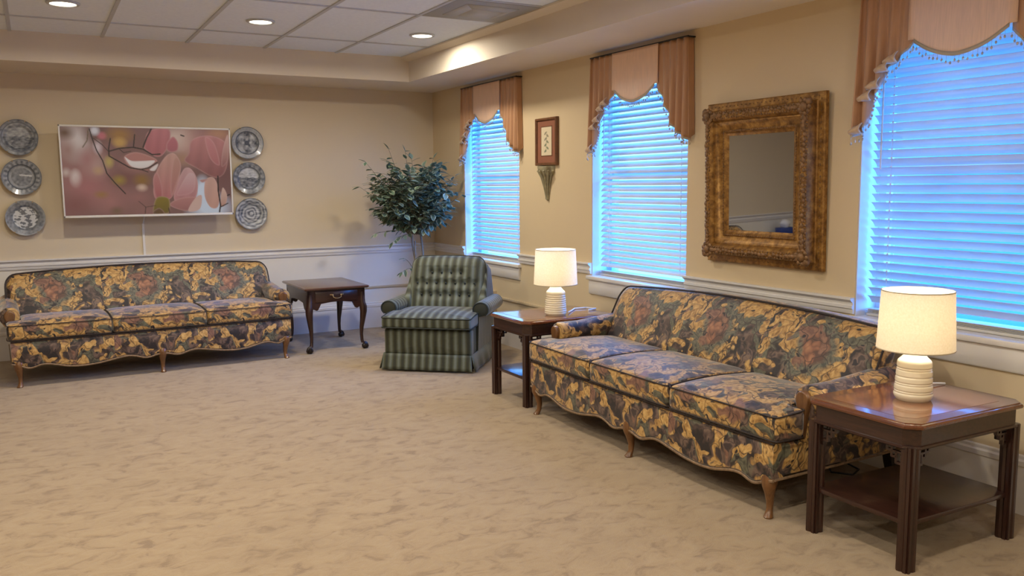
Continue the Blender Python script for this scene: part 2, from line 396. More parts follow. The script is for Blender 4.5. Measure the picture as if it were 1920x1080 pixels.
# ------------------------------------------------------------------ mesh builder
class MB:
    def __init__(self): self.v = []; self.f = []; self.mi = []; self.c = []
    def add(self, vs, fs, mi=0, col=None):
        n = len(self.v); self.v += [tuple(x) for x in vs]
        self.f += [tuple(i + n for i in f) for f in fs]; self.mi += [mi] * len(fs)
        self.c += (col if isinstance(col, list) else [col or (1, 1, 1, 1)] * len(vs))
        return n
    def box(self, x0, x1, y0, y1, z0, z1, bev=0.0, mi=0, seg=2):
        if not bev:
            vs = [(x, y, z) for x in (x0, x1) for y in (y0, y1) for z in (z0, z1)]
            self.add(vs, [(0, 1, 3, 2), (4, 6, 7, 5), (0, 4, 5, 1), (2, 3, 7, 6), (0, 2, 6, 4), (1, 5, 7, 3)], mi); return self
        bm = bmesh.new(); bmesh.ops.create_cube(bm, size=1)
        bmesh.ops.scale(bm, verts=bm.verts, vec=(x1 - x0, y1 - y0, z1 - z0))
        bmesh.ops.translate(bm, verts=bm.verts, vec=((x0 + x1) / 2, (y0 + y1) / 2, (z0 + z1) / 2))
        bmesh.ops.bevel(bm, geom=bm.edges[:], offset=bev, segments=seg, affect='EDGES', profile=0.5)
        bm.verts.index_update()
        self.add([v.co[:] for v in bm.verts], [[v.index for v in f.verts] for f in bm.faces], mi); bm.free(); return self
    def loft(self, rings, closed=True, cap=True, mi=0, cols=None):
        n = len(rings[0]); vs = [p for r in rings for p in r]; fs = []
        for i in range(len(rings) - 1):
            for j in range(n if closed else n - 1):
                a = i * n + j; b = i * n + (j + 1) % n
                fs.append((a, b, b + n, a + n))
        if cap and closed:
            fs.append(tuple(range(n))[::-1]); fs.append(tuple((len(rings) - 1) * n + j for j in range(n)))
        self.add(vs, fs, mi, cols); return self
    def lathe(self, prof, seg=32, c=(0, 0, 0), cap=True, mi=0):
        rings = [[(c[0] + r * math.cos(2 * PI * k / seg), c[1] + r * math.sin(2 * PI * k / seg), c[2] + z) for k in range(seg)] for r, z in prof]
        return self.loft(rings, True, cap, mi)
    def tube(self, pts, r, seg=8, mi=0, closed=False):
        pts = [Vector(p) for p in pts]; n = len(pts); rings = []
        nrm = None
        for i, p in enumerate(pts):
            a = pts[(i - 1) % n] if (closed or i > 0) else p
            b = pts[(i + 1) % n] if (closed or i < n - 1) else p
            t = (b - a)
            t = t.normalized() if t.length > 1e-9 else Vector((0, 0, 1))
            if nrm is None:
                nrm = t.orthogonal().normalized()
            nrm = (nrm - t * nrm.dot(t))
            nrm = nrm.normalized() if nrm.length > 1e-6 else t.orthogonal().normalized()
            bn = t.cross(nrm)
            rr = r[i] if isinstance(r, (list, tuple)) else r
            rings.append([p + rr * (math.cos(2 * PI * k / seg) * nrm + math.sin(2 * PI * k / seg) * bn) for k in range(seg)])
        if closed: rings.append(rings[0])
        return self.loft(rings, True, not closed, mi)
    def ball(self, c, r, seg=8, mi=0, sc=(1, 1, 1)):
        n = max(3, seg // 2); rings = []
        for i in range(n + 1):
            th = PI * i / n
            rr = max(math.sin(th), 0.02)
            rings.append([(c[0] + r * sc[0] * rr * math.cos(2 * PI * k / seg), c[1] + r * sc[1] * rr * math.sin(2 * PI * k / seg), c[2] - r * sc[2] * math.cos(th)) for k in range(seg)])
        return self.loft(rings, True, True, mi)
    def cushion(self, outline, h0, h1, r, f, centre=(0, 0), bulge=0.0, bulge0=0.0, n=5, rings_in=6, mi=0):
        """rounded pad: 2-D CCW outline, thickness h0..h1, edge radius r, f(a, b, h) -> point"""
        P = [Vector(p) for p in outline]; N = len(P)
        nr = []
        for i in range(N):
            d1 = (P[i] - P[i - 1]).normalized(); d2 = (P[(i + 1) % N] - P[i]).normalized()
            n1 = Vector((-d1.y, d1.x)); n2 = Vector((-d2.y, d2.x)); m = n1 + n2
            m = m.normalized() if m.length > 1e-6 else n1
            nr.append(m / max(0.5, m.dot(n1)))
        rings = []
        C = Vector(centre)
        for s in [.015] + [x / rings_in for x in range(1, rings_in)]:
            rings.append([(*(C + (P[i] + nr[i] * r - C) * s), h0 - bulge0 * (1 - s * s)) for i in range(N)])
        for k in range(n + 1):
            th = -PI / 2 + PI * k / n * 0.5
            ins = r * (1 - math.cos(th)); rings.append([(*(P[i] + nr[i] * ins), h0 + r + r * math.sin(th)) for i in range(N)])
        for k in range(n + 1):
            th = PI / 2 * k / n
            ins = r * (1 - math.cos(th)); rings.append([(*(P[i] + nr[i] * ins), h1 - r + r * math.sin(th)) for i in range(N)])
        for s in [x / rings_in for x in range(rings_in - 1, 0, -1)] + [.015]:
            rings.append([(*(C + (P[i] + nr[i] * r - C) * s), h1 + bulge * (1 - s * s)) for i in range(N)])
        R3 = [[f(*p) for p in rg] for rg in rings]
        self.loft(R3, True, True, mi); return self
    def prism(self, outline, a, b, f, mi=0, bev=0.0):
        """extrude 2-D outline from a to b; f(p, q, t) -> point"""
        N = len(outline)
        self.loft([[f(p, q, a) for p, q in outline], [f(p, q, b) for p, q in outline]], True, True, mi); return self
    def grid(self, nu, nv, f, mi=0, col=None):
        vs = [f(i / nu, j / nv) for j in range(nv + 1) for i in range(nu + 1)]
        cs = [col(i / nu, j / nv) for j in range(nv + 1) for i in range(nu + 1)] if col else None
        fs = [(j * (nu + 1) + i, j * (nu + 1) + i + 1, (j + 1) * (nu + 1) + i + 1, (j + 1) * (nu + 1) + i) for j in range(nv) for i in range(nu)]
        self.add(vs, fs, mi, cs); return self
    def build(self, name, mats, parent=None, smooth=40, loc=None, rz=0.0, recalc=True, colors=False):
        me = bpy.data.meshes.new(name); me.from_pydata(self.v, [], self.f)
        if not isinstance(mats, (list, tuple)): mats = [mats]
        for m in mats: me.materials.append(m)
        me.polygons.foreach_set('material_index', self.mi)
        if recalc:
            bm = bmesh.new(); bm.from_mesh(me); bmesh.ops.recalc_face_normals(bm, faces=bm.faces[:]); bm.to_mesh(me); bm.free()
        if colors:
            at = me.color_attributes.new('Col', 'FLOAT_COLOR', 'POINT')
            at.data.foreach_set('color', np.array(self.c, dtype=np.float32).ravel())
        me.update()
        if smooth:
            me.polygons.foreach_set('use_smooth', [True] * len(me.polygons))
            me.set_sharp_from_angle(angle=math.radians(smooth))
        o = bpy.data.objects.new(name, me); COL.objects.link(o)
        if parent: o.parent = parent
        if loc is not None: o.location = loc
        if rz: o.rotation_euler = (0, 0, rz)
        return o

def thing(name, label, cat, loc=(0, 0, 0), rz=0.0, group=None):
    o = bpy.data.objects.new(name, None); COL.objects.link(o)
    o.empty_display_size = 0.1
    o.location = loc; o.rotation_euler = (0, 0, rz)
    tag(o, label, cat, group); return o
def tag(o, label, cat, group=None):
    o['label'] = label; o['category'] = cat
    if group: o['group'] = group
    return o
def struct(o): o['kind'] = 'structure'; return o
def copy_tree(o, parent=None):
    c = o.copy(); COL.objects.link(c)
    if parent: c.parent = parent
    for ch in list(o.children): copy_tree(ch, c)
    return c
XZ = lambda y_of: (lambda a, b, h: (a, y_of(h), b))

# ------------------------------------------------------------------ the room shell
RX, RY = -8.0, -10.6                # left and front extents
SOF, CEIL = 2.340, 2.5535
struct(MB().box(RX - .2, .2, RY - .2, .2, -0.2, 0).build('floor', M_CARPET, smooth=0))
struct(MB().box(RX - .2, .25, 0, .2, 0, 2.75).build('wall_back', M_WALL, smooth=0))
struct(MB().box(RX - .2, RX, RY, 0, 0, 2.75).build('wall_left', M_WALL, smooth=0))
struct(MB().box(RX - .2, .25, RY - .2, RY, 0, 2.75).build('wall_front', M_WALL, smooth=0))
mb = MB(); ylist = []; yprev = 0.0
for yc, ww in WINDOWS:
    y1, y0 = yc + ww / 2, yc - ww / 2
    mb.box(0, .24, y1, yprev, 0, 2.75); mb.box(0, .24, y0, y1, 0, WIN_Z0); mb.box(0, .24, y0, y1, WIN_Z1, 2.75)
    yprev = y0
mb.box(0, .24, RY, yprev, 0, 2.75)
struct(mb.build('wall_right', M_WALLR, smooth=0))

SD, SE = 0.75, 0.557                # soffit depths
ce = struct(MB().box(RX, -SE, RY, -SD, CEIL + .004, CEIL + .03).build('ceiling', M_TILE, smooth=0))
GX, GY = -1.2288, -1.379
mb = MB(); xs = []
x = GX - 0.61 * 11
while x < -SE - 0.03:
    xs.append(x); x += 0.61
for x in xs: mb.box(x - .012, x + .012, RY, -SD, CEIL - .004, CEIL + .004)
rows = [GY, GY - 1.22, GY - 2.44, GY - 3.66, GY - 4.88, GY - 6.10, GY - 7.32, GY - 8.54]
for y in rows: mb.box(RX, -SE, y - .009, y + .009, CEIL - .0035, CEIL + .004)
mb.box(GX, GX + .61, GY - 1.83 - .009, GY - 1.83 + .009, CEIL - .0035, CEIL + .004)
mb.build('ceiling_grid', M_GRID, ce, smooth=0)
mb = MB()
mb.box(RX, 0, -SD, 0, SOF, 2.75); mb.box(-SE, 0, RY, -SD, SOF, 2.75)
struct(mb.build('soffit', M_SOFFIT, smooth=0))
mb = MB()
mb.prism([(-SE, CEIL), (-SE - .075, CEIL), (-SE - .075, CEIL - .012), (-SE - .03, CEIL - .03), (-SE, CEIL - .035)], RY, -SD, lambda p, q, t: (p, t, q))
struct(mb.build('trim_4', M_SOFFIT))

# chair rail, baseboards, raceway
RAIL = [(0, .745), (.008, .745), (.012, .752), (.012, .768), (.019, .773), (.019, .787), (.012, .792), (.014, .803), (.026, .812), (.032, .818), (.032, .828), (0, .828)]
BASE = [(0, 0), (.016, 0), (.016, .205), (.022, .212), (.022, .232), (.014, .240), (.014, .252), (0, .256)]
def along_x(mb, prof, x0, x1, y=0.0, s=1): mb.prism(prof, x0, x1, lambda p, q, t: (t, y - s * p, q))
def along_y(mb, prof, y0, y1, x=0.0, s=1): mb.prism(prof, y0, y1, lambda p, q, t: (x - s * p, t, q))
mb = MB(); along_x(mb, RAIL, RX, 0); struct(mb.build('trim_1', M_TRIM))
mb = MB(); yprev = -0.0
for yc, ww in WINDOWS:
    along_y(mb, RAIL, yc + ww / 2, yprev); yprev = yc - ww / 2
along_y(mb, RAIL, RY, yprev)
struct(mb.build('trim_2', M_TRIM))
mb = MB(); along_x(mb, BASE, RX, 0); struct(mb.build('baseboard_back', M_TRIM))
mb = MB(); along_y(mb, BASE, RY, 0); struct(mb.build('baseboard_right', M_TRIM))
mb = MB(); along_y(mb, RAIL, RY, 0, RX, -1); along_y(mb, BASE, RY, 0, RX, -1); struct(mb.build('trim_5', M_TRIM))
mb = MB(); along_x(mb, RAIL, RX, 0, RY, -1); along_x(mb, BASE, RX, 0, RY, -1); struct(mb.build('trim_6', M_TRIM))
mb = MB()
RW = [(0, .396), (.012, .396), (.014, .400), (.014, .414), (.012, .418), (0, .418)]
along_x(mb, RW, -1.7, 0); along_y(mb, RW, -2.6, 0)
struct(mb.build('trim_3', M_RACE))
jb = thing('wall_junction_box', 'beige box of the cable raceway on the window wall behind the striped armchair', 'electrical box', (0, -1.31, .35), -PI / 2)
MB().box(-.045, .045, -.05, 0, -.10, .115, .006).build('box_body', M_RACE, jb)
MB().box(-.052, .052, -.056, -.048, .03, .125, .003).build('cover_plate', M_RACE, jb)

# windows
def window(n, yc, ww):
    y0, y1 = yc - ww / 2, yc + ww / 2
    # deep painted reveal
    mb = MB()
    mb.box(0.004, .24, y1 - .006, y1 + .0, WIN_Z0, WIN_Z1); mb.box(0.004, .24, y0, y0 + .006, WIN_Z0, WIN_Z1)
    mb.box(0.004, .24, y0, y1, WIN_Z1 - .006, WIN_Z1)
    root = struct(mb.build('window_%d' % n, M_WINTRIM, smooth=0))
    # sash frame
    mb = MB(); a = .045
    mb.box(.15, .20, y0, y0 + a, WIN_Z0, WIN_Z1, .004); mb.box(.15, .20, y1 - a, y1, WIN_Z0, WIN_Z1, .004)
    mb.box(.15, .20, y0, y1, WIN_Z0, WIN_Z0 + .03, .004); mb.box(.15, .20, y0, y1, WIN_Z1 - .05, WIN_Z1, .004)
    mb.box(.155, .195, y0, y1, 1.46, 1.50, .004)
    mb.build('window_frame', M_WINTRIM, root)
    MB().box(.173, .177, y0 + a, y1 - a, WIN_Z0 + .03, WIN_Z1 - .05).build('glass', M_GLASS, root, smooth=0)
    mb = MB(); mb.box(-.035, .02, y0 - .03, y1 + .03, WIN_Z0 - .028, WIN_Z0, .005); mb.box(.0, .15, y0 + .001, y1 - .001, WIN_Z0 - .02, WIN_Z0 + .0006)
    mb.build('sill', M_TRIM, root)
    mb = MB(); along_y(mb, [(0, .600), (.012, .600), (.018, .608), (.018, .690), (.012, WIN_Z0 - .028), (0, WIN_Z0 - .028)], y0 - .012, y1 + .012)
    mb.build('apron', M_TRIM, root)
    return root
for i, (yc, ww) in enumerate(WINDOWS): window(i + 1, yc, ww)

# blinds
def make_blind(label, yc, ww, sgn=1):
    root = thing('window_blind', label, 'blind', (0.085, yc, 0), -PI / 2, 'window blinds')
    hw = ww / 2 - .022
    tilt = math.radians(42 if sgn > 0 else 46); sw = .050; mb = MB(); z = .822
    while z < WIN_Z1 - .05:
        rings = []
        for k in range(5):
            t = k / 4 - .5; cv = .0035 * (1 - (2 * t) ** 2)
            # room edge (negative y) down
            yy = t * sw * math.cos(tilt) - sgn * cv * math.sin(tilt); zz = sgn * t * sw * math.sin(tilt) + cv * math.cos(tilt)
            rings.append((yy, z + zz))
        prof = rings + [(y_ + sgn * .0022 * math.sin(tilt), z_ - .0022 * math.cos(tilt)) for y_, z_ in reversed(rings)]
        mb.prism(prof, -hw, hw, lambda p, q, t: (t, p, q)); z += .0425
    sl = mb.build('slats', M_SLAT, root, smooth=30)
    mb = MB(); mb.box(-hw, hw, -.025, .025, .737, .752, .004)
    for k in range(4): mb.box(-hw, hw, -.025, .025, .754 + .0055 * k, .7565 + .0055 * k, .001)
    mb.build('bottom_rail', M_SLAT, root)
    MB().box(-hw, hw, -.028, .028, WIN_Z1 - .05, WIN_Z1 - .006, .004).build('headrail', M_SLAT, root)
    for sx in (-hw + .11, hw - .11):
        mb = MB()
        for yy in (-.022, .022): mb.tube([(sx, yy, .78), (sx, yy, WIN_Z1 - .04)], .0011, 5)
        z = .83
        while z < WIN_Z1 - .06:
            mb.box(sx - .005, sx + .005, -.0245, -.0225, z + .010, z + .017); z += .0425
        mb.build('ladder_cord', M_CORD, root)
    mb = MB(); mb.tube([(-hw + .06, -.036, WIN_Z1 - .05), (-hw + .062, -.040, 1.47)], .004, 6)
    mb.build('tilt_wand', M_CORD, root)
    return root
make_blind('white slatted blind in the far window behind the potted tree', *WINDOWS[0])
make_blind('white slatted blind in the middle window beside the small framed print', *WINDOWS[1])
make_blind('white slatted blind in the near window right of the gold mirror', *WINDOWS[2], -1)

# valances
def interp(x, pts):
    for (x0, y0), (x1, y1) in zip(pts, pts[1:]):
        if x <= x1: return y0 + (y1 - y0) * max(0.0, (x - x0)) / (x1 - x0)
    return pts[-1][1]
def make_valance(label, yc, wd, seed):
    rnd = random.Random(seed)
    root = thing('window_valance', label, 'valance', (0, yc, 2.292), -PI / 2, 'satin valances over the windows')
    h = wd / 2; d = .055
    LP = [(-h - .03, -.665), (-.50, -.64), (-.455, -.60), (-.44, -.47), (-.40, -.455), (-.375, -.36), (-.33, -.335), (-.27, -.285), (-.225, -.248)]
    RP = [(.222, -.262), (.262, -.30), (.30, -.36), (.335, -.42), (.375, -.50), (.405, -.535), (.46, -.57), (h + .02, -.612)]
    def swag_z(x): return -.335 + .088 * (abs(x) / .225) ** 1.8
    def pt_swag(u, v):
        x = -.25 + .50 * u; zb = swag_z(max(-.225, min(.225, x)))
        z = zb * v
        y = -d - .012 - .010 * math.sin(PI * u) * v - .003 * math.sin(u * 19 + v * 3) * v
        return (x, y, z)
    sw = MB().grid(40, 16, pt_swag).build('swag', M_SWAG, root, recalc=False)
    sw.modifiers.new('thickness', 'SOLIDIFY').thickness = .002
    jab = []
    for side, P in ((-1, LP), (1, RP)):
        xa, xb = P[0][0], P[-1][0]
        def pt(u, v, P=P, xa=xa, xb=xb, side=side):
            x = xa + (xb - xa) * u; zb = interp(x, P); z = zb * v
            xo = x
            out = u if side > 0 else 1 - u          # 1 at the outer edge
            if out > .75 or True: pass
            # upper edge is straight and a little narrower than the splayed hem
            xt = max(-h, min(h, x)); x = xt + (x - xt) * v
            amp = (.004 + .016 * v) * (0.35 + 0.65 * min(1, out * 1.6))
            y = -d - amp * math.sin(xo * 2 * PI / .062 + side) - .004 * math.sin(xo * 91)
            return (x, min(-.006, y), z)
        j = MB().grid(64, 18, pt).build('jabot', M_JABOT, root, recalc=False)
        j.modifiers.new('thickness', 'SOLIDIFY').thickness = .003
        # return to the wall
        ox = xa if side < 0 else xb; ze = interp(ox, P)
        tx = -h if side < 0 else h
        m2 = MB().grid(6, 12, lambda u, v: (tx + (ox - tx) * v, -d + (d - .004) * u, (ze + .03 * u) * v))
        rt = m2.build('return', M_JABOT, j, recalc=False); rt.modifiers.new('thickness', 'SOLIDIFY').thickness = .003
        # beaded fringe along the hem
        inner = P[::-1] if side < 0 else P
        for k in range(5 if side < 0 else 0):
            ml = MB()
            xi = side * (.30 + .045 * k); zi = interp(xi, P) + .012
            wd_, ht = .075, .055
            def fold(u, v, xi=xi, zi=zi, side=side):
                xx = xi + side * (wd_ * u - .012); zz_ = zi - ht * v * (1 - .55 * u) - .030 * u + .010
                return (xx, -d - .030 - .022 * math.sin(PI * v) * (1 - .4 * u) - .004 * math.sin(u * 12), zz_)
            ml.grid(8, 8, fold)
            ml.build('lining_fold', M_LINING, j, recalc=False).modifiers.new('thickness', 'SOLIDIFY').thickness = .003
        hem = []
        N = 46
        for i in range(N + 1):
            hem.append(Vector(pt(i / N, 1.0)))
        fringe(hem, j, rnd)
    hem = [Vector(pt_swag(i / 34, 1.0)) for i in range(2, 33)]
    fringe(hem, sw, rnd)
    mb = MB(); mb.tube([(-h - .012, -d - .004, .004), (h + .012, -d - .004, .004)], .0055, 8)
    for sx in (-1, 1): mb.tube([(sx * (h + .006), -d - .004, .004), (sx * (h + .006), 0, .004)], .005, 6)
    mb.build('curtain_rod', M_BLACK, root)
    return root
def fringe(hem, parent, rnd):
    mb = MB()
    up = [p + Vector((0, -.003, .006)) for p in hem]; lo = [p + Vector((0, -.003, -.012)) for p in hem]
    mb.loft([[tuple(a), tuple(b)] for a, b in zip(up, lo)], closed=False, cap=False)
    mb.build('trim_band', M_LACE, parent, recalc=False).modifiers.new('thickness', 'SOLIDIFY').thickness = .002
    mb = MB(); acc = 0.0
    for a, b in zip(lo, lo[1:]):
        L = (b - a).length; 
        while acc < L:
            p = a.lerp(b, acc / L); dz = .012 + .014 * rnd.random()
            mb.tube([p, p + Vector((0, 0, -dz))], .0008, 4)
            mb.ball((p.x, p.y, p.z - dz - .006), .0062, 8, sc=(.8, .8, 1.15)); acc += .021
        acc -= L
    mb.build('beads', M_BEADS, parent, smooth=60)
make_valance('peach satin valance with beaded fringe over the far window', -1.315, 1.03, 1)
make_valance('peach satin valance with beaded fringe over the middle window', -3.45, 1.03, 2)
make_valance('peach satin valance with beaded fringe over the near window, right of the mirror', -5.75, 1.03, 3)

# ------------------------------------------------------------------ ceiling fixtures
def downlight(label, x, y, group):
    t = thing('recessed_downlight', label, 'ceiling light', (x, y, CEIL), 0, group)
    mb = MB(); mb.lathe([(.074, -.004), (.078, -.009), (.092, -.009), (.098, -.003), (.098, .003), (.074, .003)], 40, cap=False)
    mb.build('trim_ring', M_GRID, t)
    MB().lathe([(.0005, -.0045), (.074, -.0045), (.074, .002), (.0005, .002)], 40).build('lens', M_LENS, t)
    ld = bpy.data.lights.new('downlight_lamp', 'AREA'); ld.shape = 'DISK'; ld.size = .15
    ld.energy = DOWNLIGHT_W; ld.color = DOWNLIGHT_COL; ld.spread = math.radians(172)
    lo = bpy.data.objects.new('downlight_lamp', ld); COL.objects.link(lo); lo.parent = t; lo.location = (0, 0, -.012)
    return t
downlight('round recessed ceiling light nearest the window wall, above the armchair', -.905, -1.88, 'recessed ceiling lights')
downlight('round recessed ceiling light, middle one of the three in view', -2.13, -1.90, 'recessed ceiling lights')
downlight('round recessed ceiling light above the screen, leftmost of the three in view', -3.355, -1.96, 'recessed ceiling lights')
for yy in (-1.93, -4.36, -6.80, -9.2):
    for xx in (-.905, -2.13, -3.355, -4.58, -6.4):
        if yy == -1.93: continue
        if xx > -1.0 or xx < -5: continue
        downlight('round recessed ceiling light outside the view of the photograph', xx, yy, 'recessed ceiling lights outside the view')

t = thing('ceiling_vent', 'square grey ceiling air diffuser in the tile grid beside the window-side soffit', 'vent', (GX + .305, GY - 1.525, CEIL))
mb = MB(); mb.box(-.292, .292, -.292, .292, -.006, .003, .002); mb.build('face_plate', M_VENT, t)
mb = MB()
for a in range(4):
    c, sn = math.cos(a * PI / 2), math.sin(a * PI / 2)
    q = [(-.19, -.19, -.006), (.19, -.19, -.006), (.12, -.12, -.020), (-.12, -.12, -.020)]
    mb.add([(x * c - y * sn, x * sn + y * c, zz) for x, y, zz in q], [(0, 1, 2, 3)])
mb.add([(-.12, -.12, -.020), (.12, -.12, -.020), (.12, .12, -.020), (-.12, .12, -.020)], [(0, 1, 2, 3)])
mb.build('diffuser_cone', M_VENT2, t, recalc=False).modifiers.new('thickness', 'SOLIDIFY').thickness = .002

# ------------------------------------------------------------------ sofas
def rounded_poly(pts, rad, n=5):
    out = []; N = len(pts)
    for i in range(N):
        p = Vector(pts[i]); a = Vector(pts[i - 1]); b = Vector(pts[(i + 1) % N])
        r = rad[i] if isinstance(rad, (list, tuple)) else rad
        if r <= 0: out.append(tuple(p)); continue
        d1 = (a - p).normalized(); d2 = (b - p).normalized()
        p1 = p + d1 * r; p2 = p + d2 * r
        for k in range(n + 1):
            t = k / n; out.append(tuple((1 - t) ** 2 * p1 + 2 * t * (1 - t) * p + t * t * p2))
    return out
def dens(pts, step):
    out = []; N = len(pts)
    for i in range(N):
        a = Vector(pts[i]); b = Vector(pts[(i + 1) % N]); k = max(1, int((b - a).length / step))
        out += [tuple(a.lerp(b, j / k)) for j in range(k)]
    return out
def cabriole(mb, x, y, h, dx, dy, k=1.0):
    L = math.hypot(dx, dy); dx /= L; dy /= L; seg = 12; rings = []
    prof = [(1.0, .000, .034), (.88, .010, .036), (.74, .014, .031), (.55, .006, .022), (.35, -.002, .0165), (.18, .000, .0145), (.09, .008, .017), (.03, .016, .021), (0.0, .016, .019)]
    for zf, off, r in prof:
        off *= k; r *= k
        rings.append([(x + dx * off + r * math.cos(2 * PI * j / seg), y + dy * off + r * math.sin(2 * PI * j / seg), h * zf) for j in range(seg)])
    mb.loft(rings)

def make_sofa(label, loc, rz):
    root = thing('sofa', label, 'sofa', loc, rz, 'matching floral sofas')
    # --- base with serpentine front rail
    half = [(0, .150), (.035, .150), (.07, .140), (.105, .124), (.14, .132), (.20, .156), (.26, .160), (.34, .145), (.44, .126), (.55, .118), (.64, .124), (.72, .145), (.79, .160), (.84, .155), (.89, .126), (.925, .146), (.955, .166), (1.0, .175)]
    bot = [(-x, z) for x, z in reversed(half)] + half[1:]
    xs_ = np.linspace(-1.0, 1.0, 121)
    bx = [p[0] for p in bot]; bz = [p[1] for p in bot]
    zz = np.interp(xs_, bx, bz); zz = np.convolve(np.pad(zz, 2, mode='edge'), np.ones(5) / 5, 'valid')
    mb = MB(); rings = []
    bow = lambda x: -.012 * math.cos(x * PI / 2)
    for x_, z_ in zip(xs_, zz):
        b = bow(x_)
        rings.append([(x_, -.385, z_), (x_, -.435 + b, z_), (x_, -.447 + b, z_ + .012), (x_, -.450 + b, .24), (x_, -.446 + b, .318), (x_, -.435 + b, .330), (x_, -.385, .330)])
    mb.loft(rings)
    mb.box(-1.0, 1.0, -.40, .40, .185, .328, .012)
    body = mb.build('base', M_TAP, root)
    mb = MB(); mb.tube([(x_, -.446 + bow(x_), z_ - .001) for x_, z_ in zip(xs_, zz)], .0065, 6)
    for sx in (-1, 1): mb.tube([(sx * 1.002, -.44, .176), (sx * 1.002, .40, .186)], .006, 6)
    mb.build('trim_cord', M_GIMP, body)
    # dark welt under the cushions
    mb = MB(); mb.tube([(x_, -.447 + bow(x_), .330) for x_ in np.linspace(-1.0, 1.0, 40)], .0045, 6); mb.build('welt', M_WELT, body)
    # --- seat cushions
    def seat(outline, centre, nm='seat_cushion'):
        ol = dens(rounded_poly(outline, .03, 4), .045)
        def f(a, b, h):
            crown = .022 * max(0, 1 - ((b + .17) / .33) ** 2) if h > .39 else 0
            return (a, b + (.010 * math.cos(a * PI / 2) * -1 if b < -.2 else 0), h + crown)
        mb = MB(); mb.cushion(ol, .336, .447, .028, f, centre, bulge=.016)
        c = mb.build(nm, M_TAP, root, smooth=60)
        mb = MB()
        for hh in (.441, .345):
            pts = [f(a, b, hh) for a, b in ol]
            mb.tube(pts, .0034, 6, closed=True)
        mb.build('piping', M_WELT, c)
        return c
    seat([(-.336, -.462), (.336, -.462), (.336, .14), (-.336, .14)], (0, -.18))
    seat([(.340, -.462), (1.02, -.455), (1.02, -.285), (.925, -.285), (.925, .14), (.340, .14)], (.62, -.34))
    seat([(-.340, -.462), (-.340, .14), (-.925, .14), (-.925, -.285), (-1.02, -.285), (-1.02, -.455)], (-.62, -.34))
    # --- camel back
    zt_ = lambda x: .748 + .038 * max(0.0, math.cos(x / 1.005 * PI / 2)) ** 0.8
    ol = [(-.98, .34), (.98, .34), (1.0, .36), (1.003, .50), (1.0, .66)]
    ol += [(.92 + .08 * math.cos(q), .66 + (zt_(.92) - .66) * math.sin(q)) for q in (.25, .5, .75, 1.0, 1.25)]
    ol += [(x_, zt_(x_)) for x_ in np.linspace(.92, -.92, 38)]
    ol += [(-.92 - .08 * math.cos(q), .66 + (zt_(.92) - .66) * math.sin(q)) for q in (1.25, 1.0, .75, .5, .25)]
    ol += [(-1.0, .66), (-1.003, .50), (-1.0, .36)]
    ol = dens(ol, .05)
    lean = lambda z: .11 + (z - .45) * .50
    fb = lambda a, b, h: (a, lean(b) - h, b)
    mb = MB(); mb.cushion(ol, -.125, .03, .055, fb, (0, .56), bulge=.03)
    bk = mb.build('backrest', M_TAP, root, smooth=60)
    mb = MB(); pts = [fb(a, b, .010) for a, b in ol if b > .42]
    # order the welt from one end over the top to the other
    k0 = max(range(len(pts)), key=lambda i: (pts[i][0] > .9) * (1 - pts[i][2]))
    pts = pts[k0:] + pts[:k0]
    mb.tube([(p[0] * 1.002, p[1], p[2] + .001) for p in pts], .0055, 6); mb.build('piping', M_WELT, bk)
    # --- arms
    for s in (-1, 1):
        mb = MB(); rings = []
        ys = [-.262, -.258, -.245, -.20, -.10, .05, .20, .30]
        for i, y_ in enumerate(ys):
            k = [.80, .92, 1, 1, 1, 1, 1, 1][i]
            zt = .490 + (.040 * max(0, (y_ + .1) / .4)); cx = .992
            ring = []
            for j in range(15):
                th = -PI * .18 + (PI * 1.36) * j / 14
                ring.append((cx + .068 * k * math.cos(th), zt + .066 * k * math.sin(th)))
            ring += [(cx - .052 * k, .40), (cx - .050 * k, .31), (cx + .014 * k, .31), (cx + .020 * k, .40)]
            rings.append([(s * p, y_, q) for p, q in ring])
        mb.loft(rings)
        a = mb.build('arm', M_TAP, root, smooth=60)
        o2 = []
        for j in range(15):
            th = -PI * .10 + (PI * 1.2) * j / 14
            o2.append((.992 + .036 * math.cos(th), .500 + .036 * math.sin(th)))
        o2 += [(.968, .43), (.978, .335), (1.000, .335), (1.012, .43)]
        mb = MB(); mb.cushion([(p, q) for p, q in o2], .255, .288, .010, lambda p, q, h: (s * p, -h, q), (.99, .46), rings_in=3)
        mb.build('arm_post', M_OAK, a)
    # --- legs
    for (x_, y_, dx, dy) in ((-.955, -.415, -.5, -1), (0, -.428, 0, -1), (.955, -.415, .5, -1)):
        mb = MB(); cabriole(mb, x_, y_, .19, dx, dy); mb.build('front_leg', M_OAK, root)
    for s in (-1, 1):
        mb = MB(); rings = []
        for z_, r, off in ((.20, .028, 0), (.10, .023, .012), (0, .018, .035)):
            rings.append([(s * .93 + r * a, .375 + off + r * b, z_) for a, b in ((-1, -1), (1, -1), (1, 1), (-1, 1))])
        mb.loft(rings); mb.build('rear_leg', M_DARKLEG, root)
    return root
sofa = make_sofa('floral tapestry sofa against the back wall under the wall screen', (-2.82, -.712, 0), math.radians(2.2))
s2 = copy_tree(sofa)
s2['label'] = 'floral tapestry sofa under the gold mirror between two lamp tables'
s2.location = (-.53, -4.635, 0); s2.rotation_euler = (0, 0, -PI / 2)

